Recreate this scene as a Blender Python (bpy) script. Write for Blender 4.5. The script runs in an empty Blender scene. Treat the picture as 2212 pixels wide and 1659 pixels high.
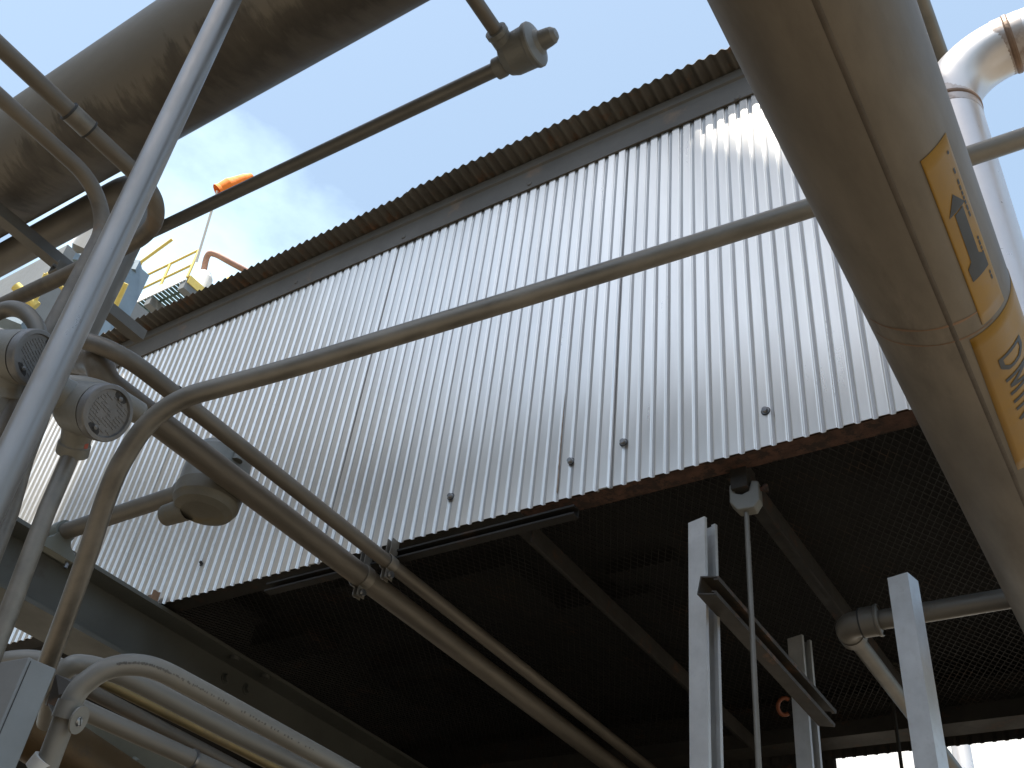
import bpy, math, random
import numpy as np
from mathutils import Vector, Matrix
random.seed(7)
R_ = math.radians
sc = bpy.context.scene
COL = sc.collection

# ------------------------------------------------------------------ camera
# measured from the photograph: pixel unit = photograph scaled to 2212 x 1659
FPX = 2237.0; CU, CV = 1106.0, 829.5
def _n(a): return a / np.linalg.norm(a)
def _ray(u, v): return np.array([(u - CU) / FPX, -(v - CV) / FPX, -1.0])
_Z = _n(_ray(1470, -1850)); _h = _n(_ray(-2909, 2152))
_X = -_h; _X = _n(_X - _Z * _X.dot(_Z)); _Y = np.cross(_Z, _X)
RW = np.array([_X, _Y, _Z])
EYE = np.array([0, 0, 1.6])
cam = bpy.data.cameras.new('camera'); camo = bpy.data.objects.new('camera', cam); COL.objects.link(camo)
cam.sensor_width = 36.0; cam.lens = 36.0 * FPX / 2212.0; cam.clip_start = 0.05; cam.clip_end = 2000
camo.matrix_world = Matrix.Translation(Vector(EYE)) @ Matrix([list(r) for r in RW]).to_4x4()
sc.camera = camo

# ------------------------------------------------------------------ light
SUN = np.array([0.04, -0.375, 0.92]); SUN = SUN / np.linalg.norm(SUN)
SUN_EL = math.asin(SUN[2]); SUN_AZ = math.atan2(SUN[0], SUN[1])
w = bpy.data.worlds.new("World"); sc.world = w; w.use_nodes = True
nt = w.node_tree; nt.nodes.clear()
out = nt.nodes.new('ShaderNodeOutputWorld'); bg = nt.nodes.new('ShaderNodeBackground')
sky = nt.nodes.new('ShaderNodeTexSky'); sky.sky_type = 'NISHITA'; sky.sun_disc = False
sky.sun_elevation = SUN_EL; sky.sun_rotation = SUN_AZ
sky.air_density = 1.0; sky.dust_density = 1.8; sky.ozone_density = 1.0
# thin fair-weather cloud, laid out on the sky direction
tc = nt.nodes.new('ShaderNodeTexCoord'); mp = nt.nodes.new('ShaderNodeMapping')
mp.inputs['Scale'].default_value = (1.0, 1.0, 1.9); mp.inputs['Location'].default_value = (1.3, 0.4, 0.33)
nz = nt.nodes.new('ShaderNodeTexNoise'); nz.inputs['Scale'].default_value = 2.3
nz.inputs['Detail'].default_value = 9; nz.inputs['Roughness'].default_value = 0.58
cr = nt.nodes.new('ShaderNodeValToRGB'); cr.color_ramp.elements[0].position = 0.62; cr.color_ramp.elements[1].position = 1.0
cr.color_ramp.elements[0].color = (0.20, 0.20, 0.20, 1); cr.color_ramp.elements[1].color = (1, 1, 1, 1)
mx = nt.nodes.new('ShaderNodeMix'); mx.data_type = 'RGBA'
L = nt.links
bank = nt.nodes.new('ShaderNodeVectorMath'); bank.operation = 'DOT_PRODUCT'; bank.inputs[1].default_value = tuple(_n(RW @ _ray(420, 690)))
bm = nt.nodes.new('ShaderNodeMapRange'); bm.interpolation_type = 'SMOOTHSTEP'; bm.inputs['From Min'].default_value = 0.965; bm.inputs['From Max'].default_value = 0.998; bm.inputs['To Max'].default_value = 0.33
ba = nt.nodes.new('ShaderNodeMath'); ba.operation = 'ADD'
L.new(tc.outputs['Generated'], bank.inputs[0]); L.new(bank.outputs['Value'], bm.inputs['Value'])
L.new(bm.outputs['Result'], ba.inputs[0]); L.new(nz.outputs['Fac'], ba.inputs[1])
L.new(tc.outputs['Generated'], mp.inputs['Vector']); L.new(mp.outputs['Vector'], nz.inputs['Vector'])
L.new(ba.outputs[0], cr.inputs['Fac']); L.new(cr.outputs['Color'], mx.inputs['Factor'])
L.new(sky.outputs['Color'], mx.inputs['A']); mx.inputs['B'].default_value = (6.2, 8.1, 9.0, 1)
L.new(mx.outputs['Result'], bg.inputs['Color']); bg.inputs['Strength'].default_value = 0.1
L.new(bg.outputs['Background'], out.inputs['Surface'])
sl = bpy.data.lights.new('sun', 'SUN'); slo = bpy.data.objects.new('sun', sl); COL.objects.link(slo)
sl.energy = 5.0; sl.angle = R_(0.5); sl.color = (1.0, 0.95, 0.87)
slo.rotation_euler = Vector(SUN).to_track_quat('Z', 'Y').to_euler()
sc.view_settings.view_transform = 'Standard'; sc.view_settings.look = 'None'
sc.view_settings.exposure = 1.2; sc.view_settings.gamma = 1.0
try: sc.cycles.max_bounces = 8; sc.cycles.use_denoising = True; sc.cycles.caustics_reflective = False; sc.cycles.caustics_refractive = False
except Exception: pass

# ------------------------------------------------------------------ placing
def D(u, v): return RW @ _ray(u, v)
def P(u, v, d): return EYE + D(u, v) * d
def onX(u, v, x): r = D(u, v); return EYE + r * ((x - EYE[0]) / r[0])
def onY(u, v, y): r = D(u, v); return EYE + r * ((y - EYE[1]) / r[1])
def onZ(u, v, z): r = D(u, v); return EYE + r * ((z - EYE[2]) / r[2])
def proj(p):
    q = RW.T @ (np.asarray(p, float) - EYE); return CU + FPX * q[0] / -q[2], CV - FPX * q[1] / -q[2]
def depth(p): return -(RW.T @ (np.asarray(p, float) - EYE))[2]
AX = {'x': np.array([1., 0, 0]), 'y': np.array([0, 1., 0]), 'z': np.array([0, 0, 1.])}
def along(p, axis, u, v):
    """point of the line p + t*axis nearest to the sight line of (u, v)"""
    a = AX[axis] if isinstance(axis, str) else _n(np.asarray(axis, float))
    r = _n(D(u, v)); w0 = np.asarray(p, float) - EYE
    b = a.dot(r); dd = a.dot(w0); e = r.dot(w0)
    t = (b * e - dd) / (1 - b * b)
    return np.asarray(p, float) + a * t
def vec(*a): return np.array(a, float)

# ------------------------------------------------------------------ mesh helpers
def frame(a):
    a = _n(np.asarray(a, float)); h = vec(0, 0, 1) if abs(a[2]) < 0.9 else vec(0, 1, 0)
    x = _n(np.cross(h, a)); return x, np.cross(a, x), a
class MB:
    def __init__(s): s.v = []; s.f = []; s.sm = []
    def add(s, vs, fs, smooth=False):
        o = len(s.v); s.v += [tuple(map(float, p)) for p in vs]
        for q in fs:
            s.f.append(tuple(i + o for i in q)); s.sm.append(smooth)
        return s
    def box(s, c, size, ax=None):
        c = np.asarray(c, float); x, y, z = ax if ax is not None else (AX['x'], AX['y'], AX['z'])
        hx, hy, hz = [k / 2 for k in size]
        vs = [c + x * i * hx + y * j * hy + z * k * hz for i in (-1, 1) for j in (-1, 1) for k in (-1, 1)]
        return s.add(vs, [(0, 1, 3, 2), (4, 6, 7, 5), (0, 4, 5, 1), (2, 3, 7, 6), (0, 2, 6, 4), (1, 5, 7, 3)])
    def bar(s, a, b, wx, wy, up=(0, 0, 1)):
        a = np.asarray(a, float); b = np.asarray(b, float); z = _n(b - a); u = np.asarray(up, float)
        x = np.cross(u, z)
        if np.linalg.norm(x) < 1e-4: x = np.cross(vec(0, 1, 0), z)
        x = _n(x); y = np.cross(z, x)
        return s.box((a + b) / 2, (wx, wy, np.linalg.norm(b - a)), (x, y, z))
    def tube(s, pts, r, seg=24, cap=True, r1=None):
        pts = [np.asarray(p, float) for p in pts]; n = len(pts); prev = None; vs = []; fs = []
        for i, p in enumerate(pts):
            t = _n(pts[min(i + 1, n - 1)] - pts[max(i - 1, 0)])
            if prev is None: x, y, _ = frame(t)
            else:
                x = prev - t * prev.dot(t); x = _n(x); y = np.cross(t, x)
            prev = x
            rr = r if r1 is None else r + (r1 - r) * i / (n - 1)
            vs += [p + (x * math.cos(k * 2 * math.pi / seg) + y * math.sin(k * 2 * math.pi / seg)) * rr for k in range(seg)]
        for i in range(n - 1):
            for k in range(seg):
                a = i * seg + k; b = i * seg + (k + 1) % seg
                fs.append((a, b, b + seg, a + seg))
        s.add(vs, fs, True)
        if cap:
            s.add(vs[:seg], [tuple(reversed(range(seg)))]); s.add(vs[-seg:], [tuple(range(seg))])
        return s
    def lathe(s, o, a, prof, seg=36, smooth=True, split=True):
        """profile of (height along a, radius); a repeated point makes a crisp edge"""
        o = np.asarray(o, float); x, y, z = frame(a); rows = []
        for h, r in prof:
            rows.append([o + z * h + (x * math.cos(k * 2 * math.pi / seg) + y * math.sin(k * 2 * math.pi / seg)) * max(r, 1e-5) for k in range(seg)])
        for i in range(len(rows) - 1):
            if np.allclose(prof[i], prof[i + 1]): continue
            j = i
            vs = rows[i] + rows[i + 1]
            fs = [(k, (k + 1) % seg, seg + (k + 1) % seg, seg + k) for k in range(seg)]
            s.add(vs, fs, smooth)
        return s
    def prism(s, poly, o, x, y, z, d):
        """2-D polygon in (x, y) at o, pushed out by d along z"""
        o = np.asarray(o, float); n = len(poly)
        a = [o + x * p[0] + y * p[1] for p in poly]; b = [q + z * d for q in a]
        return s.add(a + b, [tuple(reversed(range(n))), tuple(range(n, 2 * n))] + [(i, (i + 1) % n, n + (i + 1) % n, n + i) for i in range(n)])
    def build(s, name, mat, parent=None, base=None, bevel=0.0, merge=False):
        A = np.array(s.v)
        if parent is not None: loc = np.array(parent_loc(parent))
        elif base is not None: loc = np.asarray(base, float)
        else: loc = np.array([(A[:, 0].min() + A[:, 0].max()) / 2, (A[:, 1].min() + A[:, 1].max()) / 2, A[:, 2].min()])
        me = bpy.data.meshes.new(name)
        me.from_pydata([tuple(p) for p in (A - loc)], [], s.f)
        me.polygons.foreach_set('use_smooth', s.sm); me.update()
        me.materials.append(mat)
        o = bpy.data.objects.new(name, me); COL.objects.link(o)
        if parent is not None: o.parent = parent
        else: o.location = loc
        if bevel:
            m = o.modifiers.new('bevel', 'BEVEL'); m.width = bevel; m.segments = 2; m.limit_method = 'ANGLE'; m.angle_limit = R_(40)
        return o
def parent_loc(o):
    l = np.array(o.location)
    while o.parent is not None:
        o = o.parent; l = l + np.array(o.location)
    return l
def tag(o, label, cat, group=None):
    o['label'] = label; o['category'] = cat
    if group: o['group'] = group
    return o
def thing(name, label, cat, loc, group=None):
    o = bpy.data.objects.new(name, None); COL.objects.link(o); o.location = Vector([float(k) for k in loc])
    o.empty_display_size = 0.05
    return tag(o, label, cat, group)
def struct(o): o['kind'] = 'structure'; return o
def fillet(pts, rad, n=10):
    pts = [np.asarray(p, float) for p in pts]; res = [pts[0]]
    for i in range(1, len(pts) - 1):
        r = rad[i - 1] if isinstance(rad, (list, tuple)) else rad
        a, b, c = pts[i - 1], pts[i], pts[i + 1]
        u = _n(a - b); v = _n(c - b); ang = math.acos(max(-1, min(1, u.dot(v))))
        if ang > 3.13: continue
        t = r / math.tan(ang / 2); t = min(t, 0.48 * np.linalg.norm(a - b) if i > 1 else 0.95 * np.linalg.norm(a - b), 0.48 * np.linalg.norm(c - b) if i < len(pts) - 2 else 0.95 * np.linalg.norm(c - b))
        r = t * math.tan(ang / 2); bis = _n(u + v); ce = b + bis * (r / math.sin(ang / 2))
        p0 = b + u * t - ce; p1 = b + v * t - ce; om = math.pi - ang
        for k in range(n + 1):
            f = k / n
            res.append(ce + (p0 * math.sin((1 - f) * om) + p1 * math.sin(f * om)) / math.sin(om))
    res.append(pts[-1]); return res
def spline(pts, n=8):
    pts = [np.asarray(p, float) for p in pts]; q = [2 * pts[0] - pts[1]] + pts + [2 * pts[-1] - pts[-2]]; res = []
    for i in range(1, len(q) - 2):
        a, b, c, d = q[i - 1:i + 3]
        for k in range(n):
            t = k / n
            res.append(0.5 * (2 * b + (c - a) * t + (2 * a - 5 * b + 4 * c - d) * t * t + (3 * b - a - 3 * c + d) * t ** 3))
    res.append(pts[-1]); return res

def quad_slab(name, pts, th, m, parent):
    b = MB(); n_ = _n(np.cross(pts[1] - pts[0], pts[3] - pts[0])); b.add(list(pts) + [p + n_ * th for p in pts], [(0, 1, 2, 3), (7, 6, 5, 4), (0, 4, 5, 1), (1, 5, 6, 2), (2, 6, 7, 3), (3, 7, 4, 0)]); return b.build(name, m, parent)

# ------------------------------------------------------------------ materials
def mat(name, col, metal=0.0, rough=0.5, var=0.25, scale=6.0, stretch=(1, 1, 1), bump=0.0, bscale=60.0,
        spot=None, spot_amt=0.5, spot_scale=9.0, spot_w=0.12, rvar=0.12, spec=0.5):
    """base colour with soft dirt variation, optional stains of a second colour, fine bump"""
    m = bpy.data.materials.new(name); m.use_nodes = True; t = m.node_tree; N = t.nodes; K = t.links
    b = N['Principled BSDF']; b.inputs['Metallic'].default_value = metal; b.inputs['Specular IOR Level'].default_value = spec
    tcn = N.new('ShaderNodeTexCoord'); mpn = N.new('ShaderNodeMapping'); mpn.inputs['Scale'].default_value = stretch
    K.new(tcn.outputs['Object'], mpn.inputs['Vector'])
    n1 = N.new('ShaderNodeTexNoise'); n1.inputs['Scale'].default_value = scale; n1.inputs['Detail'].default_value = 8; n1.inputs['Roughness'].default_value = 0.62
    K.new(mpn.outputs['Vector'], n1.inputs['Vector'])
    r1 = N.new('ShaderNodeValToRGB'); e = r1.color_ramp.elements; e[0].position = 0.3; e[1].position = 0.72
    lo = tuple(c * (1 - var) for c in col); hi = tuple(min(1, c * (1 + var * 0.6)) for c in col)
    e[0].color = (*lo, 1); e[1].color = (*hi, 1); K.new(n1.outputs['Fac'], r1.inputs['Fac'])
    last = r1.outputs['Color']
    n2 = N.new('ShaderNodeTexNoise'); n2.inputs['Scale'].default_value = spot_scale; n2.inputs['Detail'].default_value = 10; n2.inputs['Roughness'].default_value = 0.7
    K.new(mpn.outputs['Vector'], n2.inputs['Vector'])
    if spot is not None:
        r2 = N.new('ShaderNodeValToRGB'); e = r2.color_ramp.elements; th = 0.72 - 0.4 * spot_amt
        e[0].position = th; e[1].position = min(1, th + spot_w); e[0].color = (0, 0, 0, 1); e[1].color = (1, 1, 1, 1)
        K.new(n2.outputs['Fac'], r2.inputs['Fac'])
        mxn = N.new('ShaderNodeMix'); mxn.data_type = 'RGBA'; K.new(r2.outputs['Color'], mxn.inputs['Factor'])
        K.new(last, mxn.inputs['A']); mxn.inputs['B'].default_value = (*spot, 1); last = mxn.outputs['Result']
        if metal > 0:
            mm = N.new('ShaderNodeMath'); mm.operation = 'MULTIPLY_ADD'; K.new(r2.outputs['Color'], mm.inputs[0]); mm.inputs[1].default_value = -metal * 0.9; mm.inputs[2].default_value = metal
            K.new(mm.outputs[0], b.inputs['Metallic'])
    K.new(last, b.inputs['Base Color'])
    mr = N.new('ShaderNodeMapRange'); mr.inputs['From Min'].default_value = 0.3; mr.inputs['From Max'].default_value = 0.7
    mr.inputs['To Min'].default_value = max(0.03, rough - rvar); mr.inputs['To Max'].default_value = min(1, rough + rvar)
    K.new(n2.outputs['Fac'], mr.inputs['Value']); K.new(mr.outputs['Result'], b.inputs['Roughness'])
    if bump:
        n3 = N.new('ShaderNodeTexNoise'); n3.inputs['Scale'].default_value = bscale; n3.inputs['Detail'].default_value = 5
        K.new(mpn.outputs['Vector'], n3.inputs['Vector'])
        bp = N.new('ShaderNodeBump'); bp.inputs['Strength'].default_value = bump; bp.inputs['Distance'].default_value = 0.002
        K.new(n3.outputs['Fac'], bp.inputs['Height']); K.new(bp.outputs['Normal'], b.inputs['Normal'])
    return m
M = {}
M['alu'] = mat('corrugated_aluminium', (0.85, 0.815, 0.75), 0.82, 0.31, 0.10, 13, (1, 1, 0.12), 0.0, 40, rvar=0.05)
M['alu_trough'] = mat('dull_aluminium_trough', (0.52, 0.51, 0.50), 0.5, 0.5, 0.10, 9, (1, 1, 0.2), spot=(0.38, 0.34, 0.29), spot_amt=0.16, spot_scale=18)  # darker, rougher aluminium for the trough faces
M['flash'] = mat('flashing_metal', (0.135, 0.12, 0.10), 0.15, 0.55, 0.22, 4, (1, 1, 1), 0.1, 30, spot=(0.22, 0.15, 0.10), spot_amt=0.3, spot_scale=7)
M['roof'] = mat('roof_sheet_metal', (0.19, 0.17, 0.142), 0.3, 0.55, 0.35, 5, (1, 1, 1), 0.1, 30, spot=(0.20, 0.11, 0.06), spot_amt=0.45, spot_scale=11)
M['rust'] = mat('rusted_steel', (0.095, 0.046, 0.03), 0.1, 0.85, 0.55, 26, (1, 1, 1), 0.5, 80, spot=(0.035, 0.022, 0.017), spot_amt=0.58, spot_scale=40, spot_w=0.08)
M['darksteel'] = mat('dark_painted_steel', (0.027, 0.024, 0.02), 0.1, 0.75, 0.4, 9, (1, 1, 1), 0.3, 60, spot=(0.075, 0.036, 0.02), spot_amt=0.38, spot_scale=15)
M['mesh'] = mat('expanded_metal_steel', (0.019, 0.017, 0.0145), 0.2, 0.7, 0.4, 6, spot=(0.05, 0.028, 0.016), spot_amt=0.4)
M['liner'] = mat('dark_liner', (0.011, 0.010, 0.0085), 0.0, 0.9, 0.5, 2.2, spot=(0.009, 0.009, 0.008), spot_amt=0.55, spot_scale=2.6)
M['conduit'] = mat('galvanised_conduit', (0.225, 0.205, 0.172), 0.45, 0.47, 0.32, 16, (0.22, 1.4, 1.4), 0.08, 90, spot=(0.22, 0.17, 0.12), spot_amt=0.22, spot_scale=16)
M['conduit_b'] = mat('weathered_conduit', (0.175, 0.153, 0.124), 0.35, 0.52, 0.34, 16, (1.4, 0.25, 1.4), 0.1, 90, spot=(0.20, 0.14, 0.09), spot_amt=0.30, spot_scale=13)
M['conduit_d'] = mat('dark_conduit', (0.19, 0.177, 0.152), 0.4, 0.5, 0.2, 8, bump=0.08, bscale=90)
M['bright'] = mat('bright_aluminium_tube', (0.27, 0.258, 0.24), 0.7, 0.38, 0.10, 5, (1, 1, 0.35), 0.0, 120, spot=(0.24, 0.21, 0.18), spot_amt=0.06, spot_scale=24, spot_w=0.05)
M['pale'] = mat('pale_rigid_conduit', (0.24, 0.228, 0.20), 0.3, 0.52, 0.12, 6, bump=0.06, bscale=90, spot=(0.30, 0.25, 0.19), spot_amt=0.24, spot_scale=12)
M['yellowish'] = mat('ochre_stained_conduit', (0.33, 0.25, 0.12), 0.55, 0.46, 0.25, 7, spot=(0.22, 0.17, 0.10), spot_amt=0.4)
M['cast'] = mat('cast_aluminium', (0.205, 0.203, 0.183), 0.25, 0.52, 0.18, 9, bump=0.25, bscale=160, spot=(0.22, 0.19, 0.15), spot_amt=0.26, spot_scale=11)
M['cast_d'] = mat('dirty_cast_aluminium', (0.16, 0.152, 0.125), 0.25, 0.6, 0.25, 9, bump=0.25, bscale=140, spot=(0.17, 0.14, 0.08), spot_amt=0.42, spot_scale=8)
M['cover'] = mat('worn_cover_metal', (0.20, 0.20, 0.198), 0.45, 0.46, 0.3, 14, bump=0.3, bscale=110, spot=(0.12, 0.12, 0.12), spot_amt=0.35, spot_scale=12)
M['gap'] = mat('black_gasket', (0.045, 0.045, 0.045), 0, 0.8)
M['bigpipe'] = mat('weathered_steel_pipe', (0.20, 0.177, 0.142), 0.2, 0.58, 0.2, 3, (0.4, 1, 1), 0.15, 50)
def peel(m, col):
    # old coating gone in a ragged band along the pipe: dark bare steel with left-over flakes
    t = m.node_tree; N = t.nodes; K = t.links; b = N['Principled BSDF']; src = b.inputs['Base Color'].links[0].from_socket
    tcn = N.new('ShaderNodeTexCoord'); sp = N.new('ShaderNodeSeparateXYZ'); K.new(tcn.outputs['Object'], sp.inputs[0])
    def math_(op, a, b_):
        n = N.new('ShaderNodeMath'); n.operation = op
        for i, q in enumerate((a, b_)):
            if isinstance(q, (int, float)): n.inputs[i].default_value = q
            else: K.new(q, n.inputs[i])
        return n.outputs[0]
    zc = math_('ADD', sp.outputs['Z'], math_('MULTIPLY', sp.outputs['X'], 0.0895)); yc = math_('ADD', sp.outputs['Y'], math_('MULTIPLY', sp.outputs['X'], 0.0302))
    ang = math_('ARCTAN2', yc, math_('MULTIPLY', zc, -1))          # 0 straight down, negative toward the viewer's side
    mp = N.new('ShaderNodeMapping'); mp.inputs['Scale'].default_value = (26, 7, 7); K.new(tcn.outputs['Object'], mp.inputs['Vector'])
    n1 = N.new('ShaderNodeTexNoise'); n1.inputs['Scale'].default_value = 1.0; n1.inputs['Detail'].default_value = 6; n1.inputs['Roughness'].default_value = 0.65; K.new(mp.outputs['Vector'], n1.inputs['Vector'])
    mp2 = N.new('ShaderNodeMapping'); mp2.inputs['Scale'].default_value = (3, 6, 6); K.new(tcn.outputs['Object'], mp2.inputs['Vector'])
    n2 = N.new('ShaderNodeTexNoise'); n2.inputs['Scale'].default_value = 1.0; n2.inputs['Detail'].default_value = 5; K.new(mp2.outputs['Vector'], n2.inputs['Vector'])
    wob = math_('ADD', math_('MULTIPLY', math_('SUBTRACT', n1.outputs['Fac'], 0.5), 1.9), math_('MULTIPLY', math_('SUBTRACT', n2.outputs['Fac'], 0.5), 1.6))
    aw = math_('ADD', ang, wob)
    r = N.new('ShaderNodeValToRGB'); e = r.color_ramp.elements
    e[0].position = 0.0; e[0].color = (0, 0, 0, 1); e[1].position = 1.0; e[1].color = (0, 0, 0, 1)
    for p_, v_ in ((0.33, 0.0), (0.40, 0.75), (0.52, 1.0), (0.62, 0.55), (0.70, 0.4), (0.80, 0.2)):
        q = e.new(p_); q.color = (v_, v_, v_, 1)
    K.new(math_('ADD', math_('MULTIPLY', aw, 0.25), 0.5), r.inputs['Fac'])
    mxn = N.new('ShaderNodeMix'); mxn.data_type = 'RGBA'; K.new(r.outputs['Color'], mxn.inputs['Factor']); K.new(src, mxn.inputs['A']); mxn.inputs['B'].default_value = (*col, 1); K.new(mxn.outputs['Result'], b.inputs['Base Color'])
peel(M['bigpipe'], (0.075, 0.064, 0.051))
M['pipe2'] = mat('grey_steel_pipe', (0.19, 0.175, 0.15), 0.4, 0.5, 0.2, 4, bump=0.1, bscale=60, spot=(0.12, 0.10, 0.08), spot_amt=0.25)
M['stain'] = mat('stainless_pipe', (0.20, 0.172, 0.138), 0.3, 0.6, 0.42, 7, (1, 0.3, 1), 0.1, 60, spot=(0.105, 0.088, 0.07), spot_amt=0.44, spot_scale=10, spot_w=0.22, rvar=0.1)
M['seam'] = mat('weld_seam', (0.105, 0.085, 0.066), 0.3, 0.65, 0.3, 20, bump=0.4, bscale=120)
M['wrust'] = mat('rusty_weld', (0.27, 0.17, 0.11), 0.3, 0.6, 0.4, 16, bump=0.4, bscale=120)
M['wstain'] = mat('heat_stained_weld', (0.50, 0.44, 0.40), 0.4, 0.45, 0.2, 9, spot=(0.25, 0.15, 0.10), spot_amt=0.62, spot_scale=24, spot_w=0.2)
M['run'] = mat('rust_run', (0.40, 0.32, 0.25), 0.2, 0.6, 0.3, 30)
M['white_steel'] = mat('pale_stainless', (0.66, 0.62, 0.59), 0.55, 0.36, 0.10, 5, spot=(0.34, 0.22, 0.16), spot_amt=0.20, spot_scale=7)
M['marker'] = mat('yellow_marker', (0.32, 0.172, 0.014), 0, 0.5, 0.22, 9)
M['ink'] = mat('marker_ink', (0.045, 0.045, 0.045), 0, 0.6)
M['fade_ink'] = mat('faded_ink', (0.13, 0.12, 0.105), 0, 0.7)
M['galv'] = mat('galvanised_strut', (0.58, 0.585, 0.58), 0.45, 0.44, 0.14, 16, bump=0.12, bscale=110, spot=(0.50, 0.50, 0.50), spot_amt=0.45, spot_scale=60, spot_w=0.2)
M['galv_d'] = mat('dark_galvanised_strut', (0.05, 0.042, 0.033), 0.3, 0.6, 0.3, 12, spot=(0.17, 0.09, 0.05), spot_amt=0.4)
M['beam'] = mat('grey_painted_beam', (0.125, 0.13, 0.118), 0.05, 0.5, 0.22, 4, bump=0.2, bscale=50, spot=(0.10, 0.09, 0.075), spot_amt=0.30, spot_scale=6)
M['plate'] = mat('green_grey_plate', (0.20, 0.215, 0.19), 0.1, 0.5, 0.2, 5)
M['screw'] = mat('screw_steel', (0.30, 0.30, 0.30), 0.9, 0.35, 0.2, 40)
M['boxgrey'] = mat('galvanised_post', (0.24, 0.245, 0.24), 0.35, 0.48, 0.14, 9, bump=0.1, bscale=80, spot=(0.33, 0.28, 0.23), spot_amt=0.26, spot_scale=8)
M['brownpipe'] = mat('brown_oily_pipe', (0.115, 0.075, 0.036), 0.3, 0.45, 0.3, 5, spot=(0.07, 0.05, 0.03), spot_amt=0.4)
M['yellow'] = mat('yellow_safety_paint', (0.72, 0.55, 0.14), 0, 0.5, 0.12, 5)
M['white'] = mat('white_paint', (0.80, 0.79, 0.77), 0, 0.5, 0.06, 2)
M['bluegrey'] = mat('blue_grey_steel', (0.19, 0.25, 0.30), 0.1, 0.55, 0.2, 1.5)
M['greywall'] = mat('grey_cladding', (0.17, 0.175, 0.17), 0.1, 0.6, 0.15, 0.8)
M['blocker_brown'] = mat('blocker_grey_brown', (0.34, 0.32, 0.295), 0.0, 0.7, 0.2, 0.8)
M['grate'] = mat('green_grating', (0.075, 0.12, 0.10), 0.2, 0.6, 0.2, 2)
M['orange'] = mat('orange_fabric', (0.90, 0.22, 0.02), 0, 0.8, 0.1, 3)
M['orange_d'] = mat('orange_clamp_paint', (0.20, 0.05, 0.014), 0, 0.6, 0.3, 20)
M['brown'] = mat('rusty_brown_pipe', (0.42, 0.25, 0.19), 0.1, 0.7, 0.3, 3)
M['ground'] = mat('concrete_ground', (0.14, 0.12, 0.092), 0, 0.9, 0.25, 0.6, bump=0.3, bscale=8, spot=(0.18, 0.16, 0.13), spot_amt=0.3, spot_scale=1.5)
M['leaf'] = mat('foliage', (0.09, 0.12, 0.03), 0, 0.7, 0.4, 3)
M['red'] = mat('red_oxide', (0.45, 0.12, 0.09), 0, 0.6)

# ------------------------------------------------------------------ ground
g = MB(); g.add([(-300, -300, 0), (300, -300, 0), (300, 300, 0), (-300, 300, 0)], [(0, 1, 2, 3)])
struct(g.build('ground', M['ground'], base=(0, 0, 0)))
g = MB(); g.box((-2.6, 2.7, 0.55), (4.8, 3.9, 1.1)); struct(g.build('unseen_bounce_blocker', M['darksteel']))  # unseen dark block added to cut ground bounce under the enclosure

# ------------------------------------------------------------------ corrugated enclosure
W = 1.6; ZB = 2.866; ZF = 4.032; XR = -0.16; XL = -6.0; PITCH = 0.0333; NP = 25
ZR = 4.172; OV = 0.082; YB = 3.12
encl = thing('plant_enclosure', 'corrugated aluminium plant enclosure with dark mesh underside, raised on a grey beam', 'enclosure', (-1.6, W, ZB))
def corr(t):
    """sheet profile per unit of t: narrow flat trough about t = 0, wide flat crest about t = 0.5"""
    t = abs((t + 0.5) % 1.0 - 0.5); f = min(1, max(0, (t - 0.105) / 0.10)); f = f * f * (3 - 2 * f)
    return 2 * f - 1
def sheet(x0, n, y0, y1, ztop, zbot, amp=0.0027, sub=20, thick=0.0011, rnd=0.0, nz=1):
    mb = MB(); cols = n * sub + 1; vs = []; mb.trough = []
    for side in (0, 1):
        for j in range(nz + 1):
            for i in range(cols):
                t = i / sub; x = x0 + t * PITCH; y = y0 + (y1 - y0) * i / (cols - 1)
                f = j / nz
                vs.append((x, y - amp * corr(t) + side * thick + rnd * math.sin(math.pi * f) * (math.sin(2.3 * x + 1.7 * f) + 0.35 * math.sin(11 * x + 5 * f) * math.sin(7.3 * f + 3 * x)), ztop + (zbot - ztop) * f))
    st = cols * (nz + 1); fs = []
    for j in range(nz):
        for i in range(cols - 1):
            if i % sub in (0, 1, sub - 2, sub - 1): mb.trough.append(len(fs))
            a = j * cols + i; fs.append((a, a + cols, a + cols + 1, a + 1)); fs.append((st + a, st + a + 1, st + a + cols + 1, st + a + cols))
    mb.add(vs, fs, True)
    e = []
    for i in range(cols - 1):
        a = nz * cols + i; e.append((a, st + a, st + a + 1, a + 1))
    mb.add(vs, e, False)
    ed = []
    for i in (0, cols - 1):
        for j in range(nz):
            a = j * cols + i; ed.append((a, a + cols, st + a + cols, st + a))
    mb.add(vs, ed, False)
    return mb
xs = -0.955
k = 0
x = xs + NP * PITCH
while x > XL:
    x -= NP * PITCH
    nn = NP + 1 if k else NP - 1
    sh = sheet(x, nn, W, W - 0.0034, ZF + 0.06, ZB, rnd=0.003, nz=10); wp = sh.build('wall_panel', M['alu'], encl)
    wp.data.materials.append(M['alu_trough'])
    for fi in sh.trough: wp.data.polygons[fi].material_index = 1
    k += 1
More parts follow.
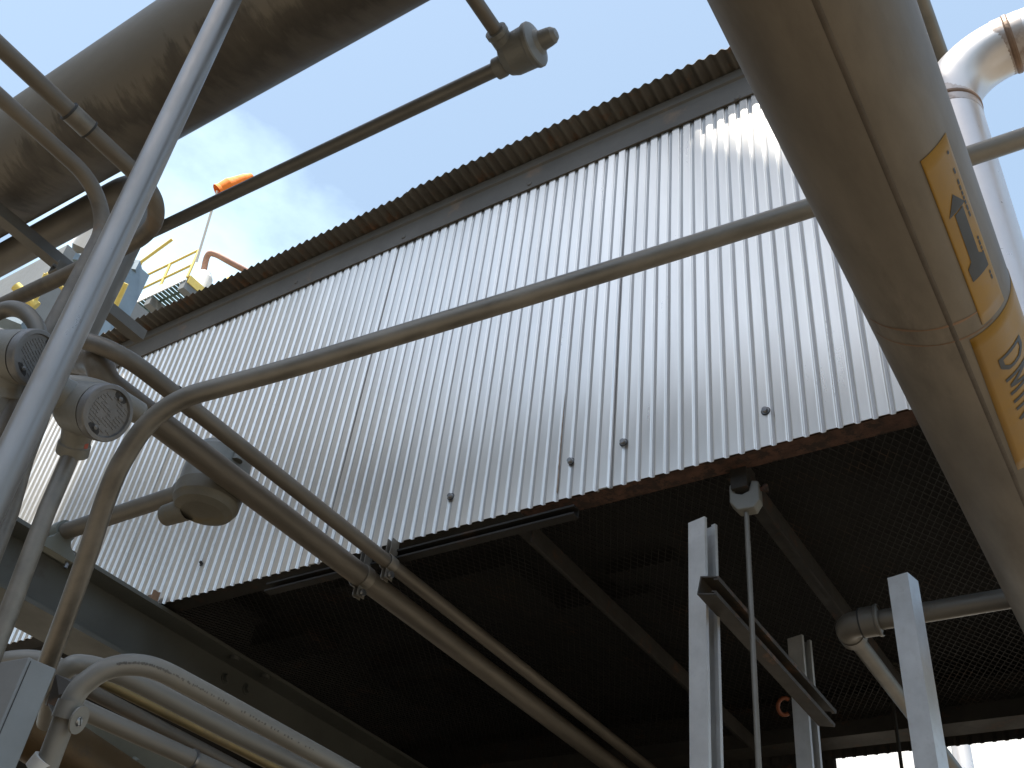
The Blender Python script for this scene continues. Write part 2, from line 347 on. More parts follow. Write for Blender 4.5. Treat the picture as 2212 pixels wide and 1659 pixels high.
# roof sheet: ridges run back from the eave
def roof_sheet():
    mb = MB(); n = int((XR + 0.05 - XL) / PITCH); sub = 10; vs = []; fs = []; cols = n * sub + 1
    for side in (0, 1):
        for y in (W - OV, W + 0.6, YB + 0.1):
            for i in range(cols):
                x = XL + i / sub * PITCH; sag = -0.010 * ((x + 1.9) / 1.9) ** 2 + 0.006
                ed = 0.004 * math.sin(3.1 * x) + (0.006 if x > -1.688 else 0.0)
                vs.append((x, y - (ed if y < W else 0), ZR + sag + 0.0065 * math.sin(2 * math.pi * i / sub) + side * 0.0012 + (0.003 if x > -1.688 else 0)))
    st = cols * 3
    for j in range(2):
        for i in range(cols - 1):
            a = j * cols + i; fs.append((a, a + 1, a + cols + 1, a + cols)); fs.append((st + a, st + a + cols, st + a + cols + 1, st + a + 1))
    mb.add(vs, fs, True)
    mb.add(vs, [(i, st + i, st + i + 1, i + 1) for i in range(cols - 1)])
    return mb
roof_sheet().build('roof_sheet', M['roof'], encl)
# eave flashing: a flat leg on the wall with a rolled top
fl = MB()
prof = [(W - 0.0062, ZF - 0.001), (W - 0.0105, ZF + 0.0), (W - 0.0105, ZF + 0.088), (W - 0.017, ZF + 0.093), (W - 0.017, ZF + 0.128), (W - 0.006, ZF + 0.128)]
N = 40
for i in range(N):
    xa = XL + (XR + 0.03 - XL) * i / N; xb = XL + (XR + 0.03 - XL) * (i + 1) / N
    def bow(x): return -0.009 * ((x + 1.9) / 1.9) ** 2 + 0.006
    vs = [(xa, y, z + bow(xa)) for y, z in prof] + [(xb, y, z + bow(xb)) for y, z in prof]; n = len(prof)
    fl.add(vs, [(j, n + j, n + j + 1, j + 1) for j in range(n - 1)])
fo = fl.build('eave_flashing', M['flash'], encl)
for u, v in ((1144, 397), (872, 512), (1592, 212), (640, 610)):
    p = onY(u, v, W - 0.0105); rv = MB(); rv.lathe(p, (0, -1, 0), [(0, 0.008), (0.002, 0.0075), (0.0035, 0.005), (0.004, 0)], 14)
    rv.build('rivet', M['flash'], fo)
# screws along the wall foot, and one open hole
for u, v in ((974, 1073), (1233, 997), (1347, 956), (1654, 888)):
    p = onY(u, v, W - 0.005)
    s_ = MB(); s_.lathe(p, (0, -1, 0), [(0, 0.0082), (0.0015, 0.0082), (0.0015, 0.0082), (0.0018, 0.0062), (0.0018, 0.0062), (0.0085, 0.0058), (0.0085, 0.0058), (0.0088, 0.0)], 6 if False else 16)
    so_ = s_.build('screw', M['screw'], encl); s_ = MB(); s_.lathe(p + vec(0, 0.0006, 0), (0, -1, 0), [(0, 0.0100), (0.0012, 0.0100), (0.0012, 0.0100), (0.0014, 0.0)], 18); s_.build('sealing_washer', M['gap'], so_)
p = onY(435, 1219, W - 0.0052); h = MB(); h.lathe(p, (0, -1, 0), [(0, 0.006), (0.0009, 0.006), (0.0009, 0.0)], 14); h.lathe(p + vec(-0.003, -0.0012, 0.006), (0, -1, 0.2), [(0, 0.0045), (0.004, 0.004), (0.0042, 0)], 10)
h.build('screw_hole', M['gap'], encl)
# rusted angle along the wall foot, cross angles, mesh and dark inside
for xa_, xb_, m_ in ((XL, -1.16, 'darksteel'), (-1.159, XR, 'rust')):
    a_ = MB(); a_.box(((xa_ + xb_) / 2, W + 0.034, ZB + 0.009), (xb_ - xa_, 0.050, 0.006)); a_.box(((xa_ + xb_) / 2, W + 0.012, ZB + 0.040), (xb_ - xa_, 0.006, 0.056))
    a_.build('edge_angle', M[m_], encl)
# one brown run of rust water down a flank, and a bent tab at the left foot of the wall
sa, sb2 = onY(1220, 850, W - 0.003), onY(1203, 1064, W - 0.003); b = MB(); n = 24; vs = []
for i in range(n + 1):
    p = sa + (sb2 - sa) * i / n; ww = 0.0016 * (0.6 + 0.5 * math.sin(i * 1.3) ** 2); vs += [p + vec(-ww, 0, 0), p + vec(ww, 0, 0), p + vec(ww, 0.004, 0), p + vec(-ww, 0.004, 0)]
b.add(vs, [(4 * i + j, 4 * i + (j + 1) % 4, 4 * i + 4 + (j + 1) % 4, 4 * i + 4 + j) for i in range(n) for j in range(4)]); b.build('rust_run', M['run'], encl)
pt_ = onY(330, 1293, W - 0.02); b = MB(); b.box(pt_, (0.05, 0.004, 0.03)); b.box(pt_ + vec(0.022, -0.012, -0.002), (0.004, 0.02, 0.03)); b.build('foot_tab', M['wrust'], encl, bevel=0.001)
ZM = ZB + 0.030
for u0, v0, u1, v1 in ((1150, 1145, 1505, 1505), (1640, 1095, 1822, 1325)):
    A0 = onZ(u0, v0, ZB - 0.002); A1 = onZ(u1, v1, ZB - 0.002)
    xm = (A0[0] + A1[0]) / 2
    b = MB(); b.box((xm, (W + 0.065 + YB - 0.15) / 2, ZB + 0.001), (0.05, YB - 0.15 - W - 0.065, 0.006)); b.box((xm + 0.022, (W + 0.065 + YB - 0.15) / 2, ZB - 0.022), (0.005, YB - 0.15 - W - 0.065, 0.04))
    b.build('cross_angle', M['darksteel'], encl)
for xm in (-3.9,):
    b = MB(); b.box((xm, (W + 0.065 + YB - 0.15) / 2, ZB + 0.001), (0.05, YB - 0.15 - W - 0.065, 0.006)); b.build('cross_angle', M['darksteel'], encl)
# expanded metal
em = MB(); LW, SW = 0.034, 0.0185; x0, x1, y0, y1 = -2.62, XR - 0.01, W + 0.045, YB - 0.02
nx = int((x1 - x0) / SW); ny = int((y1 - y0) / LW)
def strand(a, b, w=0.0016, h=0.0024):
    a = np.array(a); b = np.array(b); t = _n(b - a); s = np.cross(t, vec(0, 0, 1)) * w / 2; u = vec(0, 0, h)
    em.add([a - s, a + s, a + u, b - s, b + s, b + u], [(0, 1, 4, 3), (1, 2, 5, 4), (2, 0, 3, 5)])
def zm(x, y): return ZM + 0.006 * math.sin(2.3 * x + 1) * math.sin(2.9 * y)
for i in range(nx):
    for j in range(ny):
        cx = x0 + i * SW; cy = y0 + j * LW
        c = [(cx, cy + LW / 2), (cx + SW / 2, cy), (cx + SW, cy + LW / 2), (cx + SW / 2, cy + LW)]
        c = [(p[0], p[1], zm(*p)) for p in c]
        strand(c[0], c[1]); strand(c[1], c[2]); strand(c[2], c[3]); strand(c[3], c[0])
em.build('floor_mesh', M['mesh'], encl)
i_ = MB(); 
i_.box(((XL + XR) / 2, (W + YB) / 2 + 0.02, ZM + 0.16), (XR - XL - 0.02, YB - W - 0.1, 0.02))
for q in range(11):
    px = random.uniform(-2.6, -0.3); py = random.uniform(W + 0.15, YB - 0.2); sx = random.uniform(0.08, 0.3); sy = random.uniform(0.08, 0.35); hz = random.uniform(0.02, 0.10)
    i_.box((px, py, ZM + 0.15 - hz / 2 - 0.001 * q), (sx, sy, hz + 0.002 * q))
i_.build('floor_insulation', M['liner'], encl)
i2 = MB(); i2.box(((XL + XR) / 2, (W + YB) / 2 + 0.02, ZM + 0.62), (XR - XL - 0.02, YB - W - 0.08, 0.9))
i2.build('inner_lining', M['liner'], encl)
# side wall, far wall and the beam along its foot
zb2 = onY(1800, 1640, YB)[2]
e2 = MB(); n2 = int((YB - W) / PITCH)
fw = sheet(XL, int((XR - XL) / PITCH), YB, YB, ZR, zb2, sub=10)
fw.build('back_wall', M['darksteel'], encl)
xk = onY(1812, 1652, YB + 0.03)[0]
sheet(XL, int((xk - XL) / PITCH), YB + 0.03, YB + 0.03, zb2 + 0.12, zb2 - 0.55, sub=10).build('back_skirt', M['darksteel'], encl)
sw = MB(); vs = []; n2 = int((YB - W) / PITCH) * 8
for z in (ZB, ZR):
    for i in range(n2 + 1):
        vs.append((XR + 0.0034 * corr(i / 8), W + (YB - W) * i / n2, z))
sw.add(vs, [(i, i + 1, n2 + 2 + i, n2 + 1 + i) for i in range(n2)], True); sw.build('end_wall', M['alu'], encl)
zt = onY(1800, 1505, 2.98)[2]; zbm = onY(1800, 1592, 2.98)[2]
b = MB(); b.box(((XL + XR) / 2, 2.985, (zt + zbm) / 2), (XR - XL, 0.006, zt - zbm)); b.box(((XL + XR) / 2, 3.03, zbm + 0.003), (XR - XL, 0.084, 0.006)); b.box(((XL + XR) / 2, 3.03, zt - 0.003), (XR - XL, 0.084, 0.006))
b.build('back_beam', M['darksteel'], encl)

# ------------------------------------------------------------------ grey I-beam under the enclosure
T0 = onZ(150, 1184, ZB - 0.004); XI = T0[0]; zt = ZB - 0.004
zfb = onX(150, 1223, XI)[2]; zl = onX(150, 1350, XI)[2]; X1 = onZ(150, 1425, zl)[0]
fw_ = max(0.09, min(0.16, XI - X1)); tf = 0.011
y0b, y1b = -0.6, 4.6; ym = (y0b + y1b) / 2; Ly = y1b - y0b
ib = thing('steel_beam', 'grey painted steel I-beam under the left end of the corrugated wall', 'beam', (XI - fw_ / 2, 1.0, zl))
b = MB(); b.box((XI - fw_ / 2, ym, zt - tf / 2), (fw_, Ly, tf)); b.box((XI - fw_ / 2, ym, zl + tf / 2), (fw_, Ly, tf)); b.box((XI - fw_ / 2 + 0.0, ym, (zt + zl) / 2), (0.008, Ly, zt - zl - 2 * tf))
b.build('beam_section', M['beam'], ib)
for u, v in ((487, 1466), (533, 1489)):
    p = onX(u, v, XI - fw_ / 2 + 0.004); q = MB(); q.lathe(p, (1, 0, 0), [(0, 0.017), (0.003, 0.017), (0.003, 0.017), (0.003, 0.012), (0.014, 0.0115), (0.014, 0.0115), (0.0145, 0)], 12); q.build('bolt', M['beam'], ib)
for u, v in ((507, 1419), (573, 1459)):
    p = onZ(u, v, zt - tf); q = MB(); q.lathe(p, (0, 0, -1), [(0, 0.014), (0.010, 0.0135), (0.010, 0.0135), (0.0105, 0)], 12); q.build('bolt', M['beam'], ib)

# ------------------------------------------------------------------ strut channel helper
def channel(mb, a, b, open_dir, s=0.041, t=0.0026, lip=0.0075):
    a = np.asarray(a, float); b = np.asarray(b, float); z = _n(b - a); x = np.asarray(open_dir, float); x = _n(x - z * x.dot(z)); y = np.cross(z, x)
    h = s / 2; pr = [(h, h - 0.009), (h, h - 0.0), (-h, h), (-h, -h), (h, -h), (h, -h + 0.009)]
    pr = [(h - 0.009, h - lip), (h, h - lip), (h, h), (-h, h), (-h, -h), (h, -h), (h, -h + lip), (h - 0.009, -h + lip)]
    def off(pr, t):
        n = len(pr); res = []
        for i, p in enumerate(pr):
            p = np.array(p); ns = []
            if i > 0: d = p - np.array(pr[i - 1]); ns.append(np.array([-d[1], d[0]]) / np.hypot(*d))
            if i < n - 1: d = np.array(pr[i + 1]) - p; ns.append(np.array([-d[1], d[0]]) / np.hypot(*d))
            if len(ns) == 2: m_ = ns[0] + ns[1]; m_ = m_ / m_.dot(ns[0])
            else: m_ = ns[0]
            res.append(tuple(p + m_ * t))
        return res
    q = off(pr, t); n = len(pr); vs = []
    for o in (a, b):
        for p in pr: vs.append(o + x * p[0] + y * p[1])
        for p in q: vs.append(o + x * p[0] + y * p[1])
    m2 = 2 * n; fs = []
    for i in range(n - 1):
        fs += [(i, i + 1, m2 + i + 1, m2 + i), (n + i + 1, n + i, m2 + n + i, m2 + n + i + 1), (i, n + i, n + i + 1, i + 1), (m2 + i + 1, m2 + n + i + 1, m2 + n + i, m2 + i)]
    fs += [(0, m2, m2 + n, n), (n - 1, 2 * n - 1, m2 + 2 * n - 1, m2 + n - 1)]
    mb.add(vs, fs); return mb

# channel hung along the wall foot that carries the two rising conduits
c0 = onZ(590, 1271, ZB - 0.02); yc = W + 0.005
c0 = onY(580, 1272, yc); c1 = onY(1245, 1106, yc); zc = (c0[2] + c1[2]) / 2
b = MB(); channel(b, (c0[0], yc, zc), (c1[0], yc, zc), (0, -1, 0), s=0.024, lip=0.005)
tag(b.build('strut_channel', M['mesh']), 'dark strut channel running under the foot of the corrugated wall, behind two conduit clamps', 'channel')

# ------------------------------------------------------------------ conduits
def conduit(name, pts, r, m, label, cat='conduit', group=None, seg=28, parent=None):
    b = MB(); b.tube(pts, r, seg); o = b.build(name, m, parent)
    if parent is None: tag(o, label, cat, group)
    return o
def ring(mb, p, a, r, ln, lip=0.0):
    mb.lathe(np.asarray(p, float) - _n(np.asarray(a, float)) * ln / 2, a, [(0, r - 0.004), (0, r), (0, r), (ln, r), (ln, r), (ln, r - 0.004)], 28)
GC = 'conduits in front of the corrugated wall'
# B thick rising conduit, C thinner one beside it: both run straight back under the enclosure
b0 = onY(780, 1245, 1.58); RB = 0.0272
Bp = [vec(b0[0], 3.9, b0[2]), vec(b0[0] + 0.002, 0.79, b0[2]), P(215, 782, 1.98), P(60, 770, 2.35)]
Bt = thing('rising_conduit', 'thickest diagonal conduit, crossing the wall from the left and passing under the enclosure', 'conduit', (b0[0], 1.5, b0[2]), GC)
conduit('conduit_pipe', fillet(Bp, 0.16), RB, M['conduit_b'], '', parent=Bt)
c0_ = onY(838, 1215, 1.58); RC = 0.0167
Ct = thing('rising_conduit', 'thin diagonal conduit with a dark coupling joint, above the thickest conduit', 'conduit', (c0_[0], 1.5, c0_[2]), GC)
cj = vec(c0_[0], 0.895, c0_[2]); 
conduit('conduit_pipe', [vec(c0_[0], 3.9, c0_[2]), cj], RC, M['conduit_b'], '', parent=Ct)
cu = [cj, along(cj, 'y', 300, 790), P(245, 752, 1.86), P(150, 722, 1.98)]
Cp = fillet([cj, along(cj, 'y', 262, 757), P(150, 726, 1.98)], 0.10)
conduit('upper_bend', Cp, RC + 0.0006, M['conduit_b'], '', parent=Ct)
q = MB(); ring(q, cj, (0, 1, 0), RC + 0.0026, 0.004); q.build('coupling_ring', M['gap'], Ct)
# coupling sleeve just below
q = MB(); q.tube([cj + vec(0, 0.004, 0), cj + vec(0, 0.055, 0)], RC + 0.0022, 28); q.build('coupling_sleeve', M['conduit_b'], Ct)
# clamps
def clamp(c, a, r, up, label, wd=0.026):
    c = np.asarray(c, float); a = _n(np.asarray(a, float)); up = _n(np.asarray(up, float)); s = np.cross(a, up)
    t = thing('conduit_clamp', label, 'clamp', c, 'two-piece clamps on the wall-foot channel')
    for sd in (-1, 1):
        b = MB(); n = 16; pts = []
        for k in range(n + 1):
            th = math.pi * (0.06 + 0.88 * k / n); pts.append((sd * math.sin(th) * (r + 0.002), math.cos(th) * (r + 0.002)))
        pts = [(sd * 0.006, r + 0.045), (sd * 0.006, r + 0.012)] + pts + [(sd * 0.005, -(r + 0.006)), (sd * 0.005, -(r + 0.026))]
        o2 = [(p[0] + (sd * 0.0022 if abs(p[0]) < r * 0.4 else p[0] * 0.08), p[1] * (1.06 if abs(p[0]) > r * 0.4 else 1.0)) for p in pts]
        vs = []
        for h in (-wd / 2, wd / 2):
            vs += [c + a * h + s * p[0] + up * p[1] for p in pts] + [c + a * h + s * p[0] + up * p[1] for p in o2]
        m_ = len(pts); fs = []
        for i in range(m_ - 1):
            fs += [(i, i + 1, 2 * m_ + i + 1, 2 * m_ + i), (m_ + i, 3 * m_ + i, 3 * m_ + i + 1, m_ + i + 1), (i, m_ + i, m_ + i + 1, i + 1), (2 * m_ + i, 2 * m_ + i + 1, 3 * m_ + i + 1, 3 * m_ + i)]
        fs.append((m_ - 1, 3 * m_ - 1, 4 * m_ - 1, 2 * m_ - 1)); b.add(vs, fs)
        b.build('clamp_half', M['conduit'], t)
    b = MB(); b.lathe(c + s * 0.014 - up * (r + 0.016), s, [(-0.028, 0.004), (-0.028, 0.0075), (-0.022, 0.0075), (-0.022, 0.004), (-0.003, 0.004), (-0.003, 0.0085), (0.003, 0.008), (0.003, 0)], 14)
    b.build('clamp_screw', M['screw'], t)
    return t
clamp((b0[0], 1.585, b0[2]), (0, 1, 0), RB, (0, 0, 1), 'larger two-piece clamp gripping the thickest conduit at the wall foot')
clamp((c0_[0], 1.585, c0_[2]), (0, 1, 0), RC, (0, 0, 1), 'smaller two-piece clamp gripping the thin diagonal conduit at the wall foot')

# E: conduit with a swept bend crossing the wall
Ep = spline([P(78, 1500, 1.80), P(106, 1425, 1.765), P(140, 1335, 1.735), P(190, 1195, 1.72), P(228, 1080, 1.715), P(262, 1000, 1.71), P(318, 917, 1.715), P(392, 863, 1.715), P(485, 834, 1.715), P(640, 791, 1.715), P(900, 712, 1.71), P(1300, 590, 1.70), P(1750, 449, 1.68), P(2110, 332, 1.66), P(2300, 268, 1.65)], 8)
conduit('bent_conduit', Ep, 0.0168, M['conduit'], 'long conduit sweeping up from the lower left and across the whole corrugated wall', group=GC)
# A: bright vertical tube, nearest of all
A1 = vec(-1.1179, 0.4896, 2.5); ad = _n(vec(-0.0036, -0.0239, 1))
conduit('bright_tube', [A1 - ad * 1.6, A1, A1 + ad * 1.6], 0.0208, M['bright'], 'bright bare aluminium tube standing in front of everything at the upper left', 'tube', seg=40)
# second bare tube just behind it at the far left edge
conduit('vertical_conduit', [P(90, 900, 1.64), P(55, 990, 1.60), P(22, 1105, 1.54), P(-25, 1225, 1.48)], 0.0128, M['conduit'], 'short length of vertical conduit just behind the bright tube at the left edge', group=GC)

# big pipe, top left, parallel to the wall
p0 = vec(-1.8, 0.6769, 3.7689); tld = _n(vec(1, -0.0302, -0.0895)); RT = 0.150
tl = thing('overhead_pipe', 'widest pipe, weathered brown-grey, crossing the top left corner against the sky', 'pipe', p0)
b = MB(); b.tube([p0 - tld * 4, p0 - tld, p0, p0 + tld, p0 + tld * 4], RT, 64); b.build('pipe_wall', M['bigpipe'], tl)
# pipe 2 below it: runs along, then elbows down
d2 = 3.1; R2 = 0.0455
e0 = P(120, 497, d2); ec = along(e0, 'x', 335, 392); dn = along(ec, 'z', 130, 800)
p2 = thing('elbowed_pipe', 'grey pipe below the widest pipe, turning down behind the bright tube', 'pipe', e0)
b = MB(); b.tube(fillet([e0 - vec(2.2, 0, 0), e0, ec + vec(0.02, 0, 0), dn + vec(0.02, 0, 0)], 0.17, 16), R2, 40); b.build('pipe_wall', M['pipe2'], p2)
# its support channel and strap
s0 = P(46, 500, 2.90); s1 = along(s0, 'y', 136, 590)
b = MB(); channel(b, s0 - vec(0, 0.10, 0), s1 + vec(0, 0.02, 0), (0, 0, 1), s=0.036)
tag(b.build('pipe_support', M['conduit_d']), 'short strut channel crossing under the elbowed grey pipe near the left edge', 'support')
s0 = P(215, 655, 2.75); s1 = along(s0, 'y', 310, 723)
b = MB(); channel(b, s0 - vec(0, 0.15, 0), s1, (0, 0, 1), s=0.034)
tag(b.build('pipe_support', M['pipe2']), 'strut channel end sticking out right of the bright tube, below the eave', 'support')

# U-bend conduit: comes toward the wall, turns left
h0 = P(290, 372, 2.05); 
hA = along(h0, 'y', -30, 90)
hc = along(h0, 'y', 368, 442)
hl = along(hc, 'x', -40, 682)
ub = thing('turned_conduit', 'conduit with a coupling at top left, turning back left behind the bright tube', 'conduit', h0, GC)
hp = [hA - vec(0, 0.3, 0), hA, hc, along(hc, 'x', 156, 588), hl - vec(0.6, 0, 0)]
hs = [hA - vec(0, 0.3, 0), along(h0, 'y', 60, 170), along(h0, 'y', 200, 296), along(h0, 'y', 285, 368)] + [P(316, 401, 2.06), P(335, 438, 2.075), P(334, 478, 2.095), P(309, 510, 2.12), P(268, 534, 2.15), P(156, 588, 2.22), P(35, 645, 2.31), P(-150, 732, 2.46)]
conduit('conduit_pipe', spline(hs, 8), 0.0168, M['conduit_b'], '', parent=ub)
cp = along(h0, 'y', 160, 264); cq = along(h0, 'y', 128, 232); cq2 = along(h0, 'y', 186, 288)
b = MB(); b.tube([along(h0, 'y', 143, 245), along(h0, 'y', 188, 286)], 0.0202, 28); b.build('coupling_sleeve', M['conduit'], ub)
for rp_ in (along(h0, 'y', 144, 246), along(h0, 'y', 187, 285)):
    b = MB(); ring(b, rp_, (0, 1, 0), 0.0212, 0.004); b.build('coupling_ring', M['gap'], ub)
# second one beside it, turning down
g0 = P(100, 300, 1.72)
gA = along(g0, 'y', -30, 160); gc = along(g0, 'y', 256, 438)
gp = fillet([gA - vec(0, 0.3, 0), gA, gc, along(gc, (0, 0, -1), 225, 520) - vec(0, 0, 0.5)], 0.10, 14)
conduit('turned_conduit', gp, 0.0135, M['conduit_b'], 'brown conduit beside the coupled one, bending down behind the bright tube', group=GC)
# conduit with the capped fitting
f0 = P(1085, 143, 2.30)
fl_ = P(345, 493, depth(along(f0, 'x', 330, 505)))
conduit('level_conduit', [fl_ + _n(fl_ - f0) * 0.7, fl_, f0 - _n(fl_ - f0) * 0.03], 0.0168, M['conduit_d'], 'level conduit against the sky, running from the turned conduit to the capped fitting', group=GC)
fy = along(f0 + vec(0.05, 0, 0.035), 'y', 1100, 48)

def box_fitting(o, ax, prof_body, m, label, name='conduit_fitting'):
    t = thing(name, label, 'fitting', o, 'round cast conduit fittings'); return t
# capped fitting at the top: barrel along the conduit, domed knob cap
fo = P(1122, 112, 2.28); fax = vec(1, 0, 0)
t = thing('conduit_fitting', 'cast round fitting with a knobbed cap against the sky', 'fitting', fo, 'round cast conduit fittings')
b = MB(); b.lathe(fo, fax, [(-0.040, 0), (-0.040, 0.030), (-0.040, 0.030), (-0.034, 0.040), (-0.018, 0.046), (0.028, 0.048), (0.028, 0.048), (0.028, 0.0)], 40)
hb = np.array(f0); b.lathe(vec(fo[0] - 0.052, f0[1], f0[2]), fax, [(-0.012, 0.016), (-0.012, 0.0245), (-0.012, 0.0245), (0.006, 0.0245), (0.006, 0.0245), (0.012, 0.022), (0.040, 0.022)], 28)
yd = _n(vec(0.0, -1, 0)); hb2 = fo + vec(-0.018, -0.036, 0.0)
b.lathe(hb2, yd, [(-0.02, 0.0235), (0.020, 0.0235), (0.020, 0.0235), (0.022, 0.0255), (0.034, 0.0255), (0.034, 0.0255), (0.034, 0.016)], 28)
b.build('fitting_body', M['cast'], t)
b = MB(); b.lathe(fo + fax * 0.0285, fax, [(0, 0.0495), (0.004, 0.0515), (0.012, 0.0515), (0.012, 0.0515), (0.015, 0.049), (0.022, 0.030), (0.030, 0.0225), (0.048, 0.0205), (0.058, 0.0185), (0.066, 0.012), (0.069, 0)], 40)
b.build('fitting_cap', M['cast'], t)
fcd = hb2 + yd * 0.03
conduit('level_conduit', [fcd, fcd + vec(0, -0.9, 0)], 0.0160, M['conduit_b'], 'short conduit rising from the capped fitting out of the top of the picture', group=GC)

# ---- round outlet boxes with screwed covers, left edge
def screw_cover(t, o, ax, r, text_rows=True):
    ax = _n(ax)
    b = MB(); b.lathe(o, ax, [(0.0, r * 0.9), (0.0, r), (0.0, r), (0.012, r), (0.012, r), (0.014, r * 0.97), (0.014, r * 0.97), (0.0145, r * 0.84), (0.0145, r * 0.84), (0.0105, r * 0.81), (0.0105, r * 0.81), (0.0105, 0)], 48)
    c = b.build('screw_cover', M['cover'], t)
    b = MB(); b.lathe(o, ax, [(-0.004, r * 0.95), (0.0, r * 0.95)], 40); b.build('gasket', M['gap'], c)
    x = RW @ vec(0.9, -0.25, 0); x = _n(x - ax * x.dot(ax)); y = np.cross(ax, x)
    x, y = _n(x * 0.9 - y * 0.42), _n(y * 0.9 + x * 0.42)
    b = MB(); rr = r * 0.81
    for k in range(-5, 6):
        wv = math.sqrt(max(0, 1 - (k / 6.6) ** 2)) * rr * 0.82; yy = k * rr / 7.2; s0 = -wv
        while s0 < wv:
            ln = random.uniform(0.003, 0.011) 
            if random.random() < 0.8: b.box(o + ax * 0.0108 + x * (s0 + ln / 2) + y * yy, (ln * 0.8, rr * 0.055, 0.0012), (x, y, ax))
            s0 += ln
    b.build('raised_lettering', M['cover'], c)
    # wrench notches
    for sg in (-1, 1):
        b = MB(); pl_ = []
        for k in range(13):
            a_ = -0.36 + 0.72 * k / 12; pl_.append((math.sin(a_) * rr * 0.99, sg * math.cos(a_) * rr * 0.99))
        for k in range(13):
            a_ = 0.36 - 0.72 * k / 12; dp = 0.78 + 0.07 * math.cos(a_ * 17); pl_.append((math.sin(a_) * rr * dp * 1.02, sg * math.cos(a_) * rr * dp))
        if sg > 0: pl_.reverse()
        b.prism(pl_, o + ax * 0.0104, x, y, ax, 0.0008); b.build('wrench_notch', M['gap'], c)
        b = MB(); b.lathe(o + ax * 0.010 + y * sg * rr * 0.80, ax, [(0, rr * 0.11), (0.004, rr * 0.10), (0.005, 0)], 14); b.build('wrench_lug', M['cover'], c)
def face_axis(u, v, dx, dy, ang):
    z = _n(-_ray(u, v)); x = _n(np.cross(vec(0, 1, 0), z)); y = np.cross(z, x); n_ = math.hypot(dx, dy)
    return RW @ (z * math.cos(ang) + (x * dx / n_ - y * dy / n_) * math.sin(ang))
o1 = P(222, 890, 1.50); ax1 = face_axis(222, 890, 1, 0.22, R_(36)); r1 = 0.0425
t1 = thing('outlet_box', 'cast round outlet box with its screwed cover in full view, above a vertical conduit', 'outlet box', o1, 'round cast conduit fittings')
b = MB(); b.lathe(o1, ax1, [(-0.086, 0), (-0.084, 0.020), (-0.076, 0.032), (-0.060, 0.0395), (-0.004, 0.0415), (-0.004, 0.0415), (-0.004, 0.0)], 44)
n0 = o1 - ax1 * 0.045; cdir = _n(P(31, 1291, 1.40) - P(158, 972, 1.54)); cn = P(158, 972, 1.54)
hd = _n(cn - n0)
b.lathe(n0, hd, [(0.02, 0.026), (0.050, 0.0215), (0.056, 0.0215), (0.056, 0.0215), (0.058, 0.0235), (0.074, 0.0235), (0.074, 0.0235), (0.076, 0.014)], 30)
up = _n(P(128, 842, 1.50) - n0)
b.lathe(n0, up, [(0.02, 0.026), (0.052, 0.0205), (0.056, 0.023), (0.074, 0.023), (0.074, 0.023), (0.074, 0.0)], 30)
b.build('box_body', M['cast'], t1); screw_cover(t1, o1, ax1, r1)
q = MB(); tx = _n(np.cross(hd, ax1)); pz = n0 + hd * 0.054 + ax1 * 0.0212; 
xq = _n(np.cross(hd, ax1)); q.box(n0 + hd * 0.052 + (ax1 - hd * hd.dot(ax1)) * 0.0222 + xq * -0.004, (0.006, 0.008, 0.0012), (xq, hd, np.cross(xq, hd))); q.build('red_dot', M['red'], t1)
conduit('vertical_conduit', [cn - cdir * 0.01, P(101, 1104, 1.47), P(31, 1291, 1.40), P(-60, 1530, 1.32)], 0.0128, M['conduit'], 'vertical conduit dropping from the outlet box whose cover is in full view', group=GC)
o2 = P(66, 772, 1.52); ax2 = face_axis(66, 772, 1, 0.05, R_(42)); r2 = 0.0425
t2 = thing('outlet_box', 'cast round outlet box half hidden behind the bright tube at the left edge', 'outlet box', o2, 'round cast conduit fittings')
b = MB(); b.lathe(o2, ax2, [(-0.11, 0.030), (-0.06, 0.0395), (-0.004, 0.0415), (-0.004, 0.0415), (-0.004, 0.0)], 44)
n2_ = o2 - ax2 * 0.05; hd2 = _n(P(8, 852, 1.53) - n2_); b.lathe(n2_, hd2, [(0.0, 0.034), (0.045, 0.028), (0.052, 0.026), (0.066, 0.026), (0.066, 0.026), (0.068, 0.02)], 30)
b.build('box_body', M['cast'], t2); screw_cover(t2, o2, ax2, r2)
e_ = P(6, 860, 1.535)
conduit('vertical_conduit', [e_ - hd2 * 0.02, e_ + vec(0, 0, -0.12), e_ + vec(0, 0, -0.8)], 0.0235, M['pale'], 'pale wide conduit below the half-hidden outlet box, mostly cut off by the left edge', group=GC)
conduit('arched_conduit', spline([P(-70, 715, 1.60), P(-20, 682, 1.60), P(20, 667, 1.60), P(52, 674, 1.59), P(76, 700, 1.575), P(88, 735, 1.56)], 8), 0.0128, M['conduit_d'], 'arched conduit curving over into the half-hidden outlet box', group=GC)
# short bent conduit behind the box, joining toward the thick one
conduit('bent_conduit', spline([P(100, 838, 1.80), P(150, 835, 1.80), P(200, 842, 1.80), P(250, 862, 1.82), P(300, 892, 1.86)], 8), 0.0205, M['pale'], 'short bent conduit behind the outlet box cover, under the thickest conduit', group=GC)

